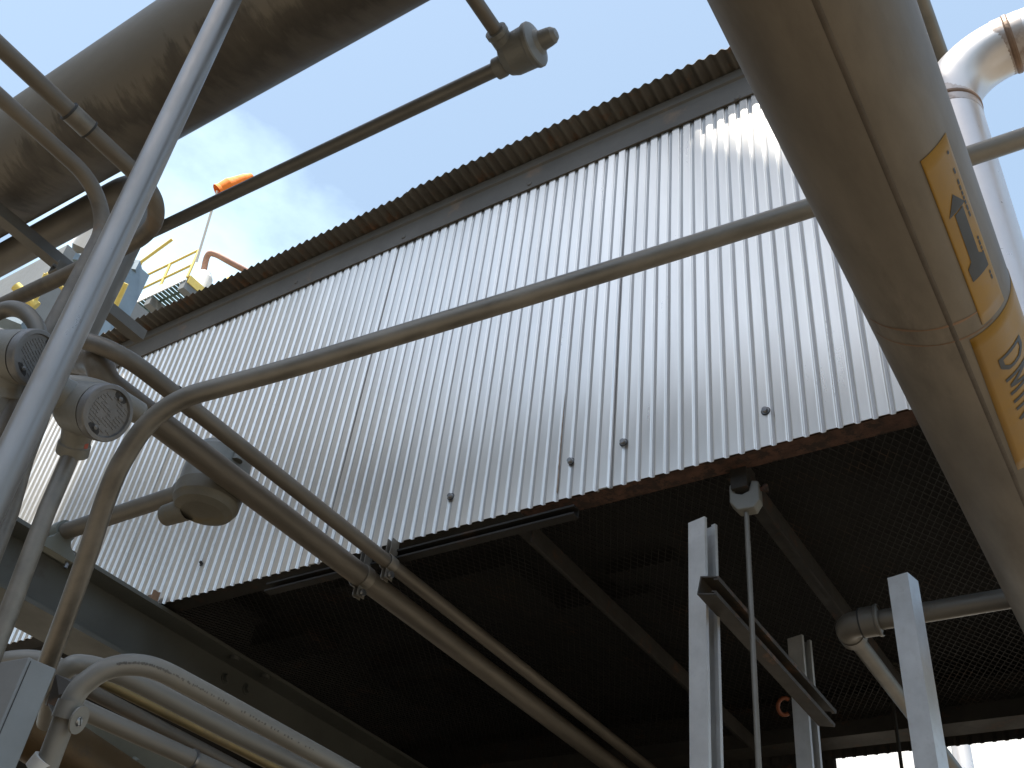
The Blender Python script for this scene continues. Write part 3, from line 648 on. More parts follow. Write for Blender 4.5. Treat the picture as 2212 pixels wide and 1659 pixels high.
# ---- dark conduit with a big cast fitting in front of the wall, saddled on the beam
k0 = P(402, 1062, 2.30); kl = along(k0, 'x', 128, 1149)
conduit('level_conduit', [kl - vec(0.02, 0, 0), k0 + vec(0.05, 0, 0)], 0.0205, M['conduit_d'], 'dark level conduit between the beam saddle and the big dirty cast fitting', group=GC)
o3 = P(482, 1058, 2.30)
o3 = vec(k0[0] + 0.085, k0[1], k0[2] - 0.012)
t3 = thing('conduit_fitting', 'big dirty cast fitting behind the thickest conduit, in front of the wall', 'fitting', o3, 'round cast conduit fittings')
b = MB(); b.lathe(o3, (0, 0, 1), [(-0.012, 0), (-0.012, 0.070), (-0.012, 0.070), (0.02, 0.071), (0.075, 0.068), (0.092, 0.058), (0.098, 0.0)], 48)
b.lathe(vec(o3[0] - 0.10, o3[1], k0[2]), (1, 0, 0), [(0, 0.019), (0, 0.028), (0, 0.028), (0.03, 0.028), (0.06, 0.032)], 30)
for sg in (-1, 1): b.lathe(o3 + vec(sg * 0.071, -0.01 * sg, 0.055), (0, 0, 1), [(-0.012, 0), (-0.012, 0.012), (0.012, 0.012), (0.012, 0)], 14)
b.build('fitting_body', M['cast'], t3)
b = MB(); b.lathe(o3 + vec(0, 0, -0.0135), (0, 0, -1), [(0, 0.066), (0.0, 0.073), (0.0, 0.073), (0.030, 0.071), (0.046, 0.062), (0.054, 0.046), (0.057, 0.026), (0.058, 0)], 48)
sp = P(415, 1110, 2.24)
ns = o3 + vec(-0.035, -0.012, -0.052); b.lathe(ns, (-1, 0, 0), [(0, 0.026), (0.072, 0.0235), (0.072, 0.0235), (0.073, 0.0)], 30)
b.build('fitting_hood', M['cast_d'], t3)
# saddle on the beam
sd = kl + vec(0.012, 0, 0)
t4 = thing('conduit_saddle', 'saddle clamp holding the dark level conduit on top of the grey beam', 'clamp', sd - vec(0, 0, 0.05))
b = MB(); b.lathe(sd - vec(0.012, 0, 0), (1, 0, 0), [(0, 0.021), (0, 0.0275), (0, 0.0275), (0.024, 0.0275), (0.024, 0.0275), (0.024, 0.021)], 30)
hh = max(0.03, sd[2] - zt if False else 0.05)
pol = [(-0.05, -0.062), (0.05, -0.062), (0.05, -0.048), (0.026, -0.03), (0.018, -0.012), (-0.018, -0.012), (-0.026, -0.03), (-0.05, -0.048)]
b.prism(pol, sd - vec(0.012, 0, 0), vec(0, 1, 0), vec(0, 0, 1), vec(1, 0, 0), 0.028); b.build('saddle_body', M['plate'], t4)
for sg in (-1, 1):
    b = MB(); b.lathe(sd + vec(0.004, sg * 0.04, -0.048), (0, 0, 1), [(-0.03, 0.005), (0.004, 0.005), (0.004, 0.009), (0.012, 0.0085), (0.012, 0)], 12); b.build('saddle_bolt', M['screw'], t4)

# ------------------------------------------------------------------ lower left: post, brackets and bundle of conduits
pd = 1.56
pc = P(93, 1433, pd); pb_ = along(pc, 'z', 40, 1570)
up = vec(0, 0, 1); px = _n(vec(0.86, 0.5, 0)); py = np.cross(up, px)
post = thing('support_post', 'galvanised square post standing at the lower left corner', 'post', pc - vec(0, 0, 1.0))
q0 = P(63, 1419, 1.52); q1 = onZ(123, 1445, q0[2]); q2 = onZ(-28, 1434, q0[2]); q3 = q1 + q2 - q0
b = MB(); b.add([q0, q1, q3, q2] + [q - vec(0, 0, 1.2) for q in (q0, q1, q3, q2)], [(0, 1, 2, 3), (7, 6, 5, 4), (0, 4, 5, 1), (1, 5, 6, 2), (2, 6, 7, 3), (3, 7, 4, 0)])
b.build('post_tube', M['boxgrey'], post, bevel=0.002)
n_f = _n(np.cross(q1 - q0, vec(0, 0, 1))); n_f = n_f if n_f.dot(EYE - q0) > 0 else -n_f; e_f = _n(q1 - q0)
b = MB(); b.box(q0 + e_f * 0.0045 - vec(0, 0, 0.6) + n_f * 0.0004, (0.0012, 0.0012, 1.19), (e_f, n_f, vec(0, 0, 1))); b.build('seam_line', M['gap'], post)
print('POST', np.linalg.norm(q1 - q0), np.linalg.norm(q2 - q0), (q1 - q0).dot(q2 - q0) / np.linalg.norm(q1 - q0) / np.linalg.norm(q2 - q0))
# strut bracket on the post, and the clamp that holds conduit F
F = [P(88, 1690, 1.52), P(120, 1605, 1.54), P(160, 1505, 1.57), P(196, 1466, 1.585), P(238, 1443, 1.60), P(290, 1436, 1.62), P(345, 1448, 1.65), P(425, 1488, 1.70), P(560, 1561, 1.79), P(740, 1660, 1.92), P(920, 1762, 2.06)]
GF = 'conduits bundled at the lower left'
Ft = thing('bundle_conduit', 'pale printed conduit arching over the lower left bundle, held by the round clamp plate', 'conduit', F[2], GF)
Fs = spline(F, 8)
conduit('conduit_pipe', Fs, 0.0168, M['pale'], '', parent=Ft)
# printed legend along the top of F
b = MB(); i0 = 36
for i in range(34, len(Fs) - 12):
    for sub_ in range(3):
        if random.random() < 0.75:
            f = sub_ / 3; p = Fs[i] * (1 - f) + Fs[i + 1] * f; tdir = _n(Fs[i + 1] - Fs[i]); vw = _n(EYE - p); sx_ = _n(vw - tdir * vw.dot(tdir)); upv = np.cross(tdir, sx_)
            if upv[2] < 0: upv = -upv
            c = p + (sx_ * 0.985 + upv * 0.17) * 0.01705
            nn = _n(sx_ * 0.985 + upv * 0.17); vv = np.cross(nn, tdir)
            b.box(c + vv * random.uniform(-0.0008, 0.0008), (random.uniform(0.0018, 0.0032), random.uniform(0.0015, 0.0045), 0.0005), (tdir, vv, nn))
b.build('printed_legend', M['fade_ink'], Ft)
q = MB(); q.tube([P(80, 1665, 1.525), P(100, 1640, 1.53)], 0.0195, 28); q.build('end_bushing', M['white'], Ft)
# bracket: two channel lips gripping the clamp
br = thing('strut_bracket', 'short strut channel bracket between the post and the pale printed conduit', 'bracket', P(140, 1500, 1.58))
quad_slab('bracket_flange', [P(121, 1456, 1.66), P(181, 1478, 1.63), P(179, 1486, 1.585), P(127, 1501, 1.60)], 0.003, M['galv_d'], br)
quad_slab('bracket_flange', [P(104, 1519, 1.63), P(158, 1544, 1.60), P(156, 1551, 1.56), P(122, 1557, 1.575)], 0.003, M['galv_d'], br)
quad_slab('bracket_web', [P(119, 1458, 1.665), P(150, 1470, 1.665), P(140, 1540, 1.645), P(100, 1524, 1.645)], 0.003, M['galv_d'], br)
cl = thing('pipe_clamp', 'round clamp plate with a slotted screw on the pale printed conduit', 'clamp', P(165, 1556, 1.53))
pf = P(146, 1536, 1.555); td = _n(P(160, 1505, 1.57) - P(120, 1605, 1.54))
b = MB(); b.lathe(pf, td, [(-0.012, 0.0165), (-0.012, 0.0195), (-0.012, 0.0195), (0.014, 0.0195), (0.014, 0.0195), (0.014, 0.0165)], 30); b.build('clamp_band', M['pale'], cl)
po = P(172, 1556, 1.535); pn = face_axis(168, 1556, 1, 0.45, R_(56)); 
b = MB(); b.lathe(po, pn, [(-0.003, 0), (-0.003, 0.0205), (0.0, 0.0205), (0.0, 0.0205), (0.0, 0)], 30); b.build('clamp_ear', M['pale'], cl)
b = MB(); so = po - _n(RW @ vec(1, 0.3, 0)) * 0.004
b.lathe(so, pn, [(0, 0.0075), (0.004, 0.0072), (0.006, 0.005), (0.0062, 0)], 20); sc_ = b.build('slotted_screw', M['screw'], cl)
b = MB(); sx2 = _n(RW @ vec(-0.35, 0.9, 0)); sx2 = _n(sx2 - pn * pn.dot(sx2)); b.box(so + pn * 0.0058, (0.0125, 0.0018, 0.0012), (sx2, np.cross(pn, sx2), pn)); b.build('screw_slot', M['gap'], sc_)
# the rest of the bundle
def bundle(pts, r, m, label, rings=()):
    s_ = spline(pts, 8); o = conduit('bundle_conduit', s_, r, m, label, group=GF)
    return o
bundle([P(100, 1560, 1.95), P(120, 1480, 1.86), P(150, 1440, 1.85), P(185, 1436, 1.86), P(232, 1448, 1.87), P(300, 1476, 1.90), P(500, 1580, 2.03), P(700, 1680, 2.18), P(900, 1790, 2.34)], 0.0175, M['pale'], 'second pale conduit of the lower left bundle, just below the printed one')
bundle([P(-30, 1440, 2.0), P(20, 1426, 1.98), P(70, 1424, 1.98), P(110, 1434, 1.98), P(170, 1462, 2.0)], 0.0175, M['pale'], 'pale conduit arching behind the top of the square post')
bundle([P(150, 1438, 2.0), P(233, 1477, 2.03), P(433, 1575, 2.18), P(583, 1651, 2.32), P(800, 1766, 2.5)], 0.0120, M['yellowish'], 'ochre-stained thin conduit in the middle of the lower left bundle')
bundle([P(120, 1455, 1.95), P(207, 1499, 2.0), P(367, 1582, 2.12), P(517, 1661, 2.25), P(700, 1758, 2.4)], 0.0135, M['conduit_b'], 'brownish thin conduit below the ochre one in the lower left bundle')
lowest = thing('bundle_conduit', 'lowest conduit of the lower left bundle, with a ring coupling near the bottom edge', 'conduit', P(300, 1587, 1.92), GF)
conduit('conduit_pipe', [P(110, 1503, 1.78), P(187, 1537, 1.82), P(300, 1588, 1.88), P(415, 1640, 1.95), P(560, 1706, 2.05)], 0.0165, M['pale'], '', parent=lowest)
rp = P(415, 1640, 1.95); ra = P(560, 1706, 2.05) - rp; b = MB(); ring(b, rp, ra, 0.0195, 0.006); b.build('ring_coupling', M['screw'], lowest)
b = MB(); b.tube([P(20, 1545, 2.2), P(200, 1660, 2.35), P(420, 1800, 2.55)], 0.062, 40)
tag(b.build('oily_pipe', M['brownpipe']), 'brown oily pipe at the bottom edge under the lower left bundle', 'pipe')
pp = [P(150, 1500, 2.5), P(470, 1668, 2.75), P(430, 1900, 2.75), P(60, 1800, 2.45)]
b = MB(); nrm = _n(np.cross(pp[1] - pp[0], pp[3] - pp[0])); b.add([q for q in pp] + [q + nrm * 0.008 for q in pp], [(0, 1, 2, 3), (7, 6, 5, 4), (0, 4, 5, 1), (1, 5, 6, 2), (2, 6, 7, 3), (3, 7, 4, 0)])
pt = b.build('steel_plate', M['plate']); tag(pt, 'green-grey steel plate behind the lower left bundle, with two bolts', 'plate')
for u, v in ((274, 1640), (296, 1646)):
    p = P(u, v, 2.55); b = MB(); b.lathe(p, -nrm if nrm.dot(EYE - p) < 0 else nrm, [(-0.02, 0.008), (0.006, 0.008), (0.006, 0.0)], 6, smooth=False); b.build('bolt', M['plate'], pt)

# ------------------------------------------------------------------ large stainless pipe on the right
PC = vec(-0.1261, 0.9, 2.5419); PA = _n(vec(-0.0185, 1, 0.0355)); RP = 0.0842
PE2 = _n(vec(0, 0, 1) - PA * PA[2]); PE1 = np.cross(PA, PE2)
sp_ = thing('stainless_pipe', 'large stainless pipe with yellow markers, sweeping across the right side in the foreground', 'pipe', PC)
b = MB(); b.tube([PC - PA * 1.6, PC - PA * 0.5, PC, PC + PA, PC + PA * 3.6], RP, 96); b.build('pipe_wall', M['stain'], sp_)
def cyl(u, v, r=RP):
    d = D(u, v); w0 = EYE - PC; dx, dz = d.dot(PE1), d.dot(PE2); ox, oz = w0.dot(PE1), w0.dot(PE2); a = dx * dx + dz * dz; bb = ox * dx + oz * dz; c = ox * ox + oz * oz - r * r
    disc = bb * bb - a * c; t = (-bb - math.sqrt(max(disc, 0))) / a; p = EYE + d * t - PC
    return p.dot(PA), math.atan2(p.dot(PE1), -p.dot(PE2))     # distance along, angle from straight down toward +x
def oncyl(y, th, r): return PC + PA * y + PE1 * (r * math.sin(th)) - PE2 * (r * math.cos(th))
# longitudinal weld seam and a girth weld
_, th0 = cyl(1858, 260); _, th1 = cyl(2048, 667); ths = (th0 + th1) / 2
b = MB()
for i in range(60):
    ya, yb2 = -1.1 + i * 0.06, -1.1 + (i + 1) * 0.06; wv = 0.034
    b.add([oncyl(ya, ths - wv, RP + 0.0003), oncyl(ya, ths, RP + 0.0016), oncyl(ya, ths + wv, RP + 0.0003), oncyl(yb2, ths - wv, RP + 0.0003), oncyl(yb2, ths, RP + 0.0016), oncyl(yb2, ths + wv, RP + 0.0003)], [(0, 3, 4, 1), (1, 4, 5, 2)], True)
b.build('weld_seam', M['seam'], sp_)
yg, _ = cyl(2000, 715)
for dy, hw in ((0.0, 0.0018), (0.030, 0.0012)):
    b = MB(); n = 40
    for i in range(n):
        a0 = -1.05 + 1.75 * i / n; a1 = -1.05 + 1.75 * (i + 1) / n
        w0 = hw * (0.8 + 0.3 * math.sin(9 * a0)); y_ = yg + dy + 0.004 * math.sin(2.2 * a0)
        y1_ = yg + dy + 0.004 * math.sin(2.2 * a1)
        b.add([oncyl(y_ - w0, a0, RP + 0.0004), oncyl(y_ + w0, a0, RP + 0.0007), oncyl(y1_ - w0, a1, RP + 0.0004), oncyl(y1_ + w0, a1, RP + 0.0007)], [(0, 2, 3, 1)], True)
    b.build('rust_streak', M['wrust'], sp_)
def patch(y0, y1, t0, t1, rr, m, name, parent, slant=0.0, ny=14, nt=14, drift=0.0):
    b = MB(); vs = []
    for rad in (RP + 0.00035, rr):
        for i in range(ny + 1):
            for j in range(nt + 1):
                f = j / nt; vs.append(oncyl(y0 + (y1 - y0) * i / ny + slant * f, t0 + (t1 - t0) * f + drift * i / ny, rad))
    o = (ny + 1) * (nt + 1); fs = []
    for i in range(ny):
        for j in range(nt):
            a = i * (nt + 1) + j; fs.append((o + a, o + a + 1, o + a + nt + 2, o + a + nt + 1))
    for i in range(ny):
        a = i * (nt + 1); fs.append((a, o + a, o + a + nt + 1, a + nt + 1)); a += nt; fs.append((a, a + nt + 1, o + a + nt + 1, o + a))
    for j in range(nt):
        a = j; fs.append((a, a + 1, o + a + 1, o + a)); a = ny * (nt + 1) + j; fs.append((a, o + a, o + a + 1, a + 1))
    b.add(vs, fs, True); return b.build(name, m, parent)
yA0, tA0 = cyl(1988, 350); yA0b, tA1 = cyl(2041, 285)
yA1, _ = cyl(2122, 703); yA1b, _ = cyl(2169, 643)
_, tA2 = cyl(2122, 703)
print('MARK', tA0, tA1, tA2)
mk1 = patch((yA0 + yA0b) / 2, (yA1 + yA1b) / 2, tA0, tA1, RP + 0.0009, M['marker'], 'arrow_marker', sp_, drift=tA2 - tA0)
yB0, tB0 = cyl(2094, 734); yB1, tB2 = cyl(2198, 1015)
print('MARK2', tB0, tB2)
tB1 = tB0 + 1.45
mk2 = patch(yB0, yB1, tB0, tB1, RP + 0.0007, M['marker'], 'text_marker', sp_, drift=tB2 - tB0)
mk1['label'] = 'yellow marker with a dark arrow'; mk2['label'] = 'yellow marker with large dark letters'
def flat_on(poly, parent, name, rr, n=8):
    """polygons in (y, angle), each a quad strip list, laid on the pipe"""
    b = MB()
    for q in poly:
        p00, p10, p11, p01 = [np.array(k, float) for k in q]; vs = []
        for i in range(n + 1):
            for j in range(n + 1):
                f, g_ = i / n, j / n; p = p00 * (1 - f) * (1 - g_) + p10 * f * (1 - g_) + p11 * f * g_ + p01 * (1 - f) * g_
                vs.append(oncyl(p[0], p[1], rr))
        b.add(vs, [(i * (n + 1) + j, (i + 1) * (n + 1) + j, (i + 1) * (n + 1) + j + 1, i * (n + 1) + j + 1) for i in range(n) for j in range(n)], True)
    return b.build(name, M['ink'], parent)
def mk(x, y): return cyl(1944.2 + x / 4.1886, 252.0 + y / 4.1886)
flat_on([(mk(465, 700), mk(440, 925), mk(575, 760), mk(465, 700)), (mk(489, 893), mk(635, 1312), mk(702, 1222), mk(556, 800)), (mk(610, 1382), mk(655, 1495), mk(790, 1335), mk(750, 1222)), (mk(635, 1312), mk(610, 1382), mk(750, 1222), mk(702, 1222))], mk1, 'arrow_print', RP + 0.0014)
te = tA1 - 0.10; q = []; y_ = (yA0 + yA0b) / 2 + 0.018
while y_ < yA1 - 0.05:
    l_ = random.uniform(0.004, 0.008)
    if random.random() < 0.85 and not (0.42 < (y_ - yA0) / (yA1 - yA0) < 0.50): td_ = te + (tA2 - tA0) * (y_ - yA0) / (yA1 - yA0); q.append(((y_, td_), (y_ + l_, td_), (y_ + l_, td_ + 0.03), (y_, td_ + 0.03)))
    y_ += l_ + 0.002
flat_on(q, mk1, 'small_print', RP + 0.0013, 2)
# letters D M I N reading along the pipe, tops toward the upper side
yl0, tl0 = cyl(2156, 781); _, tl1 = cyl(2201, 728)
def stroke(p, q, w, ox, sx, oy, sy):
    p = np.array(p); q = np.array(q); d = q - p; n_ = np.array([-d[1], d[0]]) / np.hypot(*d) * w / 2; e = d / np.hypot(*d) * w * 0.0
    cs = [p - n_ - e, q - n_ + e, q + n_ + e, p + n_ - e]
    return tuple((ox + c[0] * sx, oy + c[1] * sy) for c in cs)
letters = {'D': [((0, 0), (0, 1)), ((0, 0.93), (0.38, 0.93)), ((0, 0.07), (0.38, 0.07)), ((0.36, 0.93), (0.62, 0.72)), ((0.60, 0.75), (0.64, 0.5)), ((0.64, 0.5), (0.60, 0.25)), ((0.62, 0.28), (0.36, 0.07))],
           'M': [((0.06, 0), (0.06, 1)), ((0.06, 1), (0.42, 0.1)), ((0.42, 0.1), (0.78, 1)), ((0.78, 1), (0.78, 0))],
           'I': [((0.1, 0), (0.1, 1))], 'N': [((0.06, 0), (0.06, 1)), ((0.06, 1), (0.62, 0)), ((0.62, 0), (0.62, 1))]}
q = []; ox = yl0; hgt = tl1 - tl0; cw = 0.040
for ch, adv in (('D', 0.98), ('M', 1.12), ('I', 0.45), ('N', 1.0)):
    for a_, b_ in letters[ch]: q.append(stroke(a_, b_, 0.15, ox, cw, tl0, hgt))
    ox += adv * cw
flat_on(q, mk2, 'letters', RP + 0.0013, 6)

# pale elbow pipe behind it, thin dark pipe above
de = 2.25; v0 = P(2049, 236, de); vtop = along(v0, 'z', 2026, 160); 
RE = 0.0635
ce = vtop; ex = ce + vec(0.9, 0, 0)
ep = thing('pale_elbow_pipe', 'pale sunlit pipe with a wide elbow and rusty welds at the top right', 'pipe', v0)
zl_ = 2.80; pth = fillet([vec(ce[0] + 1.2, ce[1], zl_), vec(ce[0], ce[1], zl_), ce, ex], [0.12, 0.155], 16)
iw = int(np.argmin([np.linalg.norm(p - (ce - vec(0, 0, 0.155))) for p in pth]))
b = MB(); b.tube(pth, RE, 48); b.build('pipe_wall', M['white_steel'], ep)
for p, a in ((pth[iw], (0, 0, 1)), (pth[-2], (1, 0, 0))):
    b = MB(); a = np.array(a, float); b.lathe(p - a * 0.007, a, [(0, RE + 0.0005), (0.004, RE + 0.003), (0.010, RE + 0.003), (0.014, RE + 0.0005)], 40); b.build('weld_ring', M['wrust'], ep)
    b = MB(); b.lathe(p - a * 0.030, a, [(0, RE), (0.002, RE + 0.0007), (0.058, RE + 0.0007), (0.060, RE)], 40); b.build('heat_stain', M['wstain'], ep)
tp = P(1996, 20, 2.7)
conduit('thin_pipe', [tp - vec(0, 2.2, 0), tp + vec(0, 1.2, 0)], 0.0205, M['conduit_d'], 'thin dark pipe at the top edge between the stainless pipe and the pale elbow', 'pipe')

# ------------------------------------------------------------------ posts, cross channel, hanger rod and threaded elbow at lower right
GP = 'free-standing strut posts under the enclosure'
def post_(u, v, d, label, s=0.041, m='galv', turn=0.0):
    top = P(u, v, d); b = MB(); channel(b, top - vec(0, 0, 2.0), top, (math.cos(turn), math.sin(turn), 0), s=s)
    return top, tag(b.build('strut_post', M[m]), label, 'post', GP)
t_1, _ = post_(1518, 1132, 2.09, 'bright galvanised strut post left of the hanger rod', 0.041, 'galv', R_(-14))
t_2, _ = post_(1727, 1382, 2.52, 'speckled darker strut post between the other two, with the lowest top', 0.041, 'galv', R_(-14))
t_3, _ = post_(1950, 1252, 1.98, 'strut post nearest the stainless pipe, in front of the threaded elbow', 0.041, 'galv', R_(78))
c0 = onX(1529, 1264, t_1[0] + 0.044); c1 = along(c0, 'y', 1783, 1556)
b = MB(); channel(b, c0, c1, (1.0, 0, -0.2), s=0.037)
tag(b.build('cross_channel', M['galv_d']), 'dark strut channel bolted across two posts, pointing back under the mesh', 'channel')
# beam clamp and rod
bc = P(1611, 1078, 2.10)
t5 = thing('beam_clamp', 'cast beam clamp hanging from the wall foot with a rusty set bolt', 'clamp', bc, 'beam clamps with hanger rods')
pol = [(-0.030, 0.032), (-0.030, -0.010), (-0.014, -0.032), (0.020, -0.032), (0.031, -0.014), (0.031, 0.030), (0.016, 0.034), (0.010, 0.010), (-0.004, 0.004), (-0.018, 0.010), (-0.022, 0.032)]
fx = _n(vec(1, 0.1, 0)); fy_ = vec(0, 0, 1); fz = np.cross(fx, fy_)
b = MB(); b.prism(pol, bc - fz * 0.014, fx, fy_, fz, 0.028); b.build('clamp_body', M['cast'], t5, bevel=0.003)
b = MB(); b.lathe(bc + fx * 0.026 + fy_ * 0.018, fx, [(0, 0.005), (0.012, 0.005), (0.012, 0.009), (0.020, 0.009), (0.020, 0)], 6, smooth=False); b.build('set_bolt', M['rust'], t5)
b = MB(); b.box(bc + vec(-0.004, 0.0, 0.045), (0.034, 0.05, 0.062)); b.build('clamp_lug', M['darksteel'], t5)
conduit('hanger_rod', [bc - vec(0, 0, 0.026), bc - vec(0, 0, 1.6)], 0.0052, M['conduit_d'], 'long thin hanger rod dropping from the beam clamp', 'rod', seg=14)
bc2 = P(1921, 1462, 2.85)
b = MB(); b.prism(pol, bc2 - fz * 0.014, fx, fy_, fz, 0.028)
tag(b.build('beam_clamp', M['cast_d']), 'small dim beam clamp far under the mesh, beside the threaded elbow pipe', 'clamp', 'beam clamps with hanger rods')
conduit('hanger_rod', [bc2 - vec(0, 0, 0.02), bc2 - vec(0, 0, 1.2)], 0.0048, M['darksteel'], 'thin dark hanger rod far under the mesh', 'rod', seg=12)
# threaded elbow
se = P(1826, 1352, 2.20); sr = along(se, 'x', 2190, 1296); sb = along(se, 'y', 1958, 1560)
t6 = thing('threaded_elbow_pipe', 'pipe with a threaded elbow turning back under the mesh, behind the right-hand post', 'pipe', se)
b = MB(); b.tube([se + vec(0.03, 0, 0), sr + vec(0.5, 0, 0)], 0.0205, 30); b.build('pipe_wall', M['pipe2'], t6)
b = MB(); b.tube([se + vec(0, 0.02, 0), sb + vec(0, 1.0, 0)], 0.0180, 30); b.build('pipe_wall', M['pipe2'], t6)
b = MB(); b.tube(fillet([se + vec(0.045, 0, 0), se, se + vec(0, 0.05, 0)], 0.025, 10), 0.027, 30)
b.lathe(se + vec(0.034, 0, 0), (1, 0, 0), [(0, 0.025), (0, 0.0315), (0, 0.0315), (0.036, 0.0315), (0.036, 0.0315), (0.040, 0.021)], 30)
b.lathe(se + vec(0, 0.036, 0), (0, 1, 0), [(0, 0.025), (0, 0.029), (0, 0.029), (0.022, 0.029), (0.022, 0.029), (0.024, 0.018)], 30)
eb_ = b.build('threaded_elbow', M['pipe2'], t6)
b = MB(); ring(b, se + vec(0.0355, 0, 0), (1, 0, 0), 0.0318, 0.0035); b.build('thread_groove', M['gap'], eb_)
b = MB(); b.lathe(se + vec(0.066, 0, 0), (1, 0, 0), [(0, 0.0315), (0.002, 0.034), (0.007, 0.034), (0.009, 0.0315)], 30); b.build('collar_bead', M['pipe2'], eb_)
oc = P(1695, 1526, 2.66); ox_ = RW @ vec(1, 0, 0); oy_ = RW @ vec(0, 1, 0)
b = MB(); b.tube([oc + ox_ * 0.022 * math.cos(a) * 0.8 + oy_ * 0.022 * math.sin(a) for a in [R_(55 + k * 25) for k in range(11)]], 0.0052, 12)
tag(b.build('screw_clamp', M['orange_d']), 'small orange C-shaped clamp behind the middle strut post', 'clamp')

# ------------------------------------------------------------------ far plant seen past the pipes, top left
DF = 31.0
pf_ = thing('access_platform', 'far sunlit access platform with yellow handrails and green grating', 'platform', P(300, 660, DF))
a1 = P(402, 604, DF); a0 = along(a1, 'x', 262, 676); a0 = a0 - vec(6, 0, 0); z0 = a1[2]; dpt = 5.0
Lx = a1[0] - a0[0]; y0_ = a1[1]
dk = MB()
nb = int(Lx / 0.16)
for i in range(nb): dk.box((a0[0] + Lx * (i + 0.5) / nb, y0_ + dpt / 2, z0), (0.07, dpt, 0.06))
for j in range(8): dk.box(((a0[0] + a1[0]) / 2, y0_ + 0.3 + j * 0.62, z0 + 0.005), (Lx, 0.06, 0.05))
dk.build('deck_grating', M['grate'], pf_)
b = MB(); b.box(((a0[0] + a1[0]) / 2, y0_ - 0.02, z0 + 0.14), (Lx, 0.03, 0.34)); b.build('toe_plate', M['white'], pf_)
b = MB(); b.box((a1[0], y0_ + dpt / 2, z0 + 0.06), (0.12, dpt - 0.1, 0.30)); b.build('toe_plate', M['yellow'], pf_)
def rail_run(p, q, n):
    for k in range(n + 1):
        c = p + (q - p) * k / n; b = MB(); b.tube([c + vec(0, 0, 0.1), c + vec(0, 0, 1.3)], 0.045, 8); b.build('rail_post', M['yellow'], pf_)
    for h in (0.65, 1.3):
        b = MB(); b.tube([p + vec(0, 0, h), q + vec(0, 0, h)], 0.04, 8); b.build('handrail', M['yellow'], pf_)
rail_run(vec(a1[0], y0_, z0), vec(a0[0], y0_, z0), 7); rail_run(vec(a1[0], y0_ + 1.3, z0), vec(a1[0], y0_ + dpt, z0), 2)
for k in range(6):
    x_ = a1[0] - 0.1 - k * 1.5
    b = MB(); b.box((x_, y0_ + dpt / 2, z0 - 0.19), (0.26, dpt, 0.30)); b.build('deck_joist', M['greywall'], pf_)
# vessel, pipes, windsock on it
vo = P(433, 616, DF + 1.5); b = MB(); b.lathe(vec(vo[0], vo[1], vo[2] - 0.6), (0, 0, 1), [(0, 0.0), (0, 0.30), (0, 0.30), (0.9, 0.30), (1.1, 0.2), (1.15, 0.0)], 30)
tag(b.build('white_vessel', M['white']), 'white sunlit vessel on the far platform', 'vessel')
vp = [P(438, 596, DF + 2), P(448, 553, DF + 2), P(464, 549, DF + 2), P(500, 568, DF + 2), P(560, 600, DF + 2.3)]
conduit('vent_pipe', spline(vp, 6), 0.10, M['brown'], 'rust-brown vent pipe looping over beside the white vessel', 'pipe', seg=14)
wsk = thing('windsock', 'orange windsock on a white pole above the far platform', 'windsock', P(425, 562, DF))
w0 = P(424, 566, DF); w1 = P(470, 412, DF); b = MB(); b.tube([w0, w1], 0.040, 10); b.build('mast', M['white'], wsk)
wa = P(472, 418, DF); wb = P(546, 384, DF + 0.5)
b = MB(); ddw = _n(wb - wa); ln = np.linalg.norm(wb - wa); b.lathe(wa, ddw, [(0, 0.30), (ln * 0.1, 0.27), (ln * 0.35, 0.31), (ln * 0.5, 0.27), (ln * 0.8, 0.22), (ln, 0.15), (ln * 0.96, 0.13), (ln * 0.5, 0.2)], 18); b.build('fabric_sock', M['orange'], wsk)
conduit('davit_arm', [P(270, 650, DF), P(305, 566, DF), P(372, 517, DF)], 0.05, M['yellow'], 'thin yellow bent arm standing on the far platform, left of the windsock', 'rail', seg=10)
# tower behind the left edge
tw = thing('process_tower', 'far blue-grey steel tower with grey cladding at the left edge', 'tower', P(120, 640, 24))
TD = 24.0
def TP(u, v, dd=0.0): return P(u, v, TD + dd)
cA = TP(150, 560, 2.0); xa, xb = TP(-260, 600, 2)[0], TP(120, 640, 2)[0]; yT = cA[1]; zTop = TP(60, 455, 2)[2]
b = MB(); b.box(((xa + xb) / 2, yT + 3, zTop / 2), (xb - xa, 6.0, zTop)); b.build('cladding', M['greywall'], tw)
cT = TP(305, 575); 
b = MB(); b.box((cT[0] - 0.35, cT[1], cT[2] / 2), (0.6, 0.6, cT[2])); b.build('steel_column', M['bluegrey'], tw)
for (u0, v0, u1, v1, wd) in ((165, 560, 300, 582, 0.30), (-20, 668, 60, 700, 0.45), (20, 560, 190, 470, 0.25), (210, 500, 330, 470, 0.25)):
    b = MB(); b.bar(TP(u0, v0), TP(u1, v1), wd, wd); b.build('steel_girder', M['bluegrey'], tw)
for (u0, v0, u1, v1, r_) in ((55, 695, 100, 592, 0.10), (100, 592, 148, 632, 0.10), (34, 618, 78, 662, 0.20), (5, 528, 26, 542, 0.16), (206, 450, 222, 440, 0.14), (272, 612, 236, 690, 0.10)):
    b = MB(); b.tube([TP(u0, v0, -1), TP(u1, v1, -1)], r_ * 0.6, 10); b.build('yellow_rail', M['yellow'], tw)
lp = TP(186, 505, -2); ld = TP(166, 548, -2)
fl2 = thing('flood_lamp', 'pale caged lamp hanging from the far tower, between the grey pipes', 'lamp', lp)
a_l = _n(ld - lp); ll = np.linalg.norm(ld - lp); b = MB(); b.lathe(lp, a_l, [(-ll * 0.5, 0), (-ll * 0.5, 0.10), (0.0, 0.14), (ll * 0.62, 0.20), (ll * 0.62, 0.20), (ll * 0.62, 0.17)], 18); b.build('lamp_housing', M['white'], fl2)
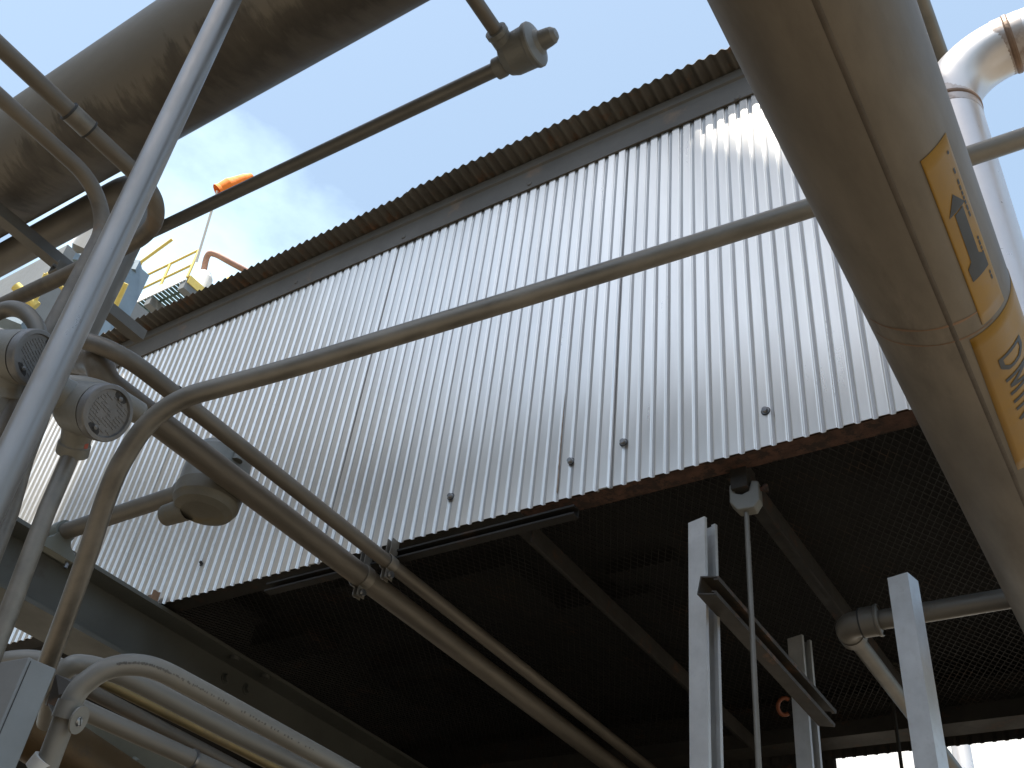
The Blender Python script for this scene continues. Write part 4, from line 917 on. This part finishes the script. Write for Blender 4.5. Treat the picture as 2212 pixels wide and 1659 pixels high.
b = MB(); b.lathe(lp + a_l * ll * 0.62, a_l, [(0, 0.17), (ll * 0.25, 0.13), (ll * 0.36, 0.0)], 14); b.build('lamp_guard', M['greywall'], fl2)

# ------------------------------------------------------------------ bright plant seen under the far edge, lower right
yS = 14.0
xw0 = onY(1800, 1640, yS)[0]; xw1 = onY(2600, 1600, yS)[0]
zw = onY(2212, 1480, yS)[2]
sb_ = thing('corrugated_shed', 'sunlit white corrugated shed seen under the far edge of the enclosure', 'shed', ((xw0 + xw1) / 2, yS, 0))
b = MB(); n = 120; vs = []
for z in (0, zw + 3):
    for i in range(n * 4 + 1): vs.append((xw0 + (xw1 - xw0) * i / (n * 4), yS - (0.03 if i % 4 in (1, 2) else 0), z))
b.add(vs, [(i, i + 1, n * 4 + 2 + i, n * 4 + 1 + i) for i in range(n * 4)]); b.build('wall_sheet', M['white'], sb_)
for (u, hw_, lab, m) in ((1985, 10, 'broad pale vertical pipe seen under the far edge, right of the thin rod', 'white_steel'), (1912, 8, 'pale vertical pipe seen under the far edge, left of the thin rod', 'white')):
    p = onY(u + 95, 1640, 9.0); r_ = hw_ * 2 * depth(p) / FPX
    conduit('tall_pipe', [(p[0], 9.0, 0), (p[0], 9.0, p[2] + 2.5)], r_, M[m], lab, 'pipe', group='tall pale pipes behind the enclosure')
# dark raking brace beside the right-hand post
conduit('raking_brace', [P(2010, 1592, 2.9), P(2070, 1680, 3.1)], 0.018, M['rust'], 'dark raking brace beside the post nearest the stainless pipe, at the bottom edge', 'brace', seg=4)

# ------------------------------------------------------------------ unseen slab added overhead, its outline cut to shade the wall
ZD = 10.5
def lift(p): t = (ZD - p[2]) / SUN[2]; return np.asarray(p, float) + SUN * t
poly = [lift(vec(-3.03, W, 4.12)), lift(vec(-0.72, W, 4.12)), lift(vec(-0.70, W, 3.965)), lift(vec(-0.47, W, 3.755)), lift(vec(0.10, W, 3.2)), lift(vec(0.5, W, 2.4)), lift(vec(0.5, -0.3, 2.0)), lift(vec(-3.4, -0.3, 2.0)), lift(vec(-3.10, W, 2.9))]
b = MB(); n = len(poly); b.add([tuple(p) for p in poly] + [tuple(p + SUN * 0.25) for p in poly], [tuple(range(n)), tuple(reversed(range(n, 2 * n)))] + [(i, n + i, n + (i + 1) % n, (i + 1) % n) for i in range(n)])
struct(b.build('unseen_sun_blocker', M['darksteel']))
b = MB(); b.box((4, -7.5, 2.2), (26, 4, 4.4)); struct(b.build('unseen_block_behind', M['blocker_brown']))  # unseen block added to dim low skylight and sunlit ground
b = MB(); b.box((-12, -6.5, 5.9), (6, 13, 11.8)); struct(b.build('unseen_block_beside', M['blocker_brown']))  # unseen block added to darken the reflection in the left wall panels
#, M['darksteel']))
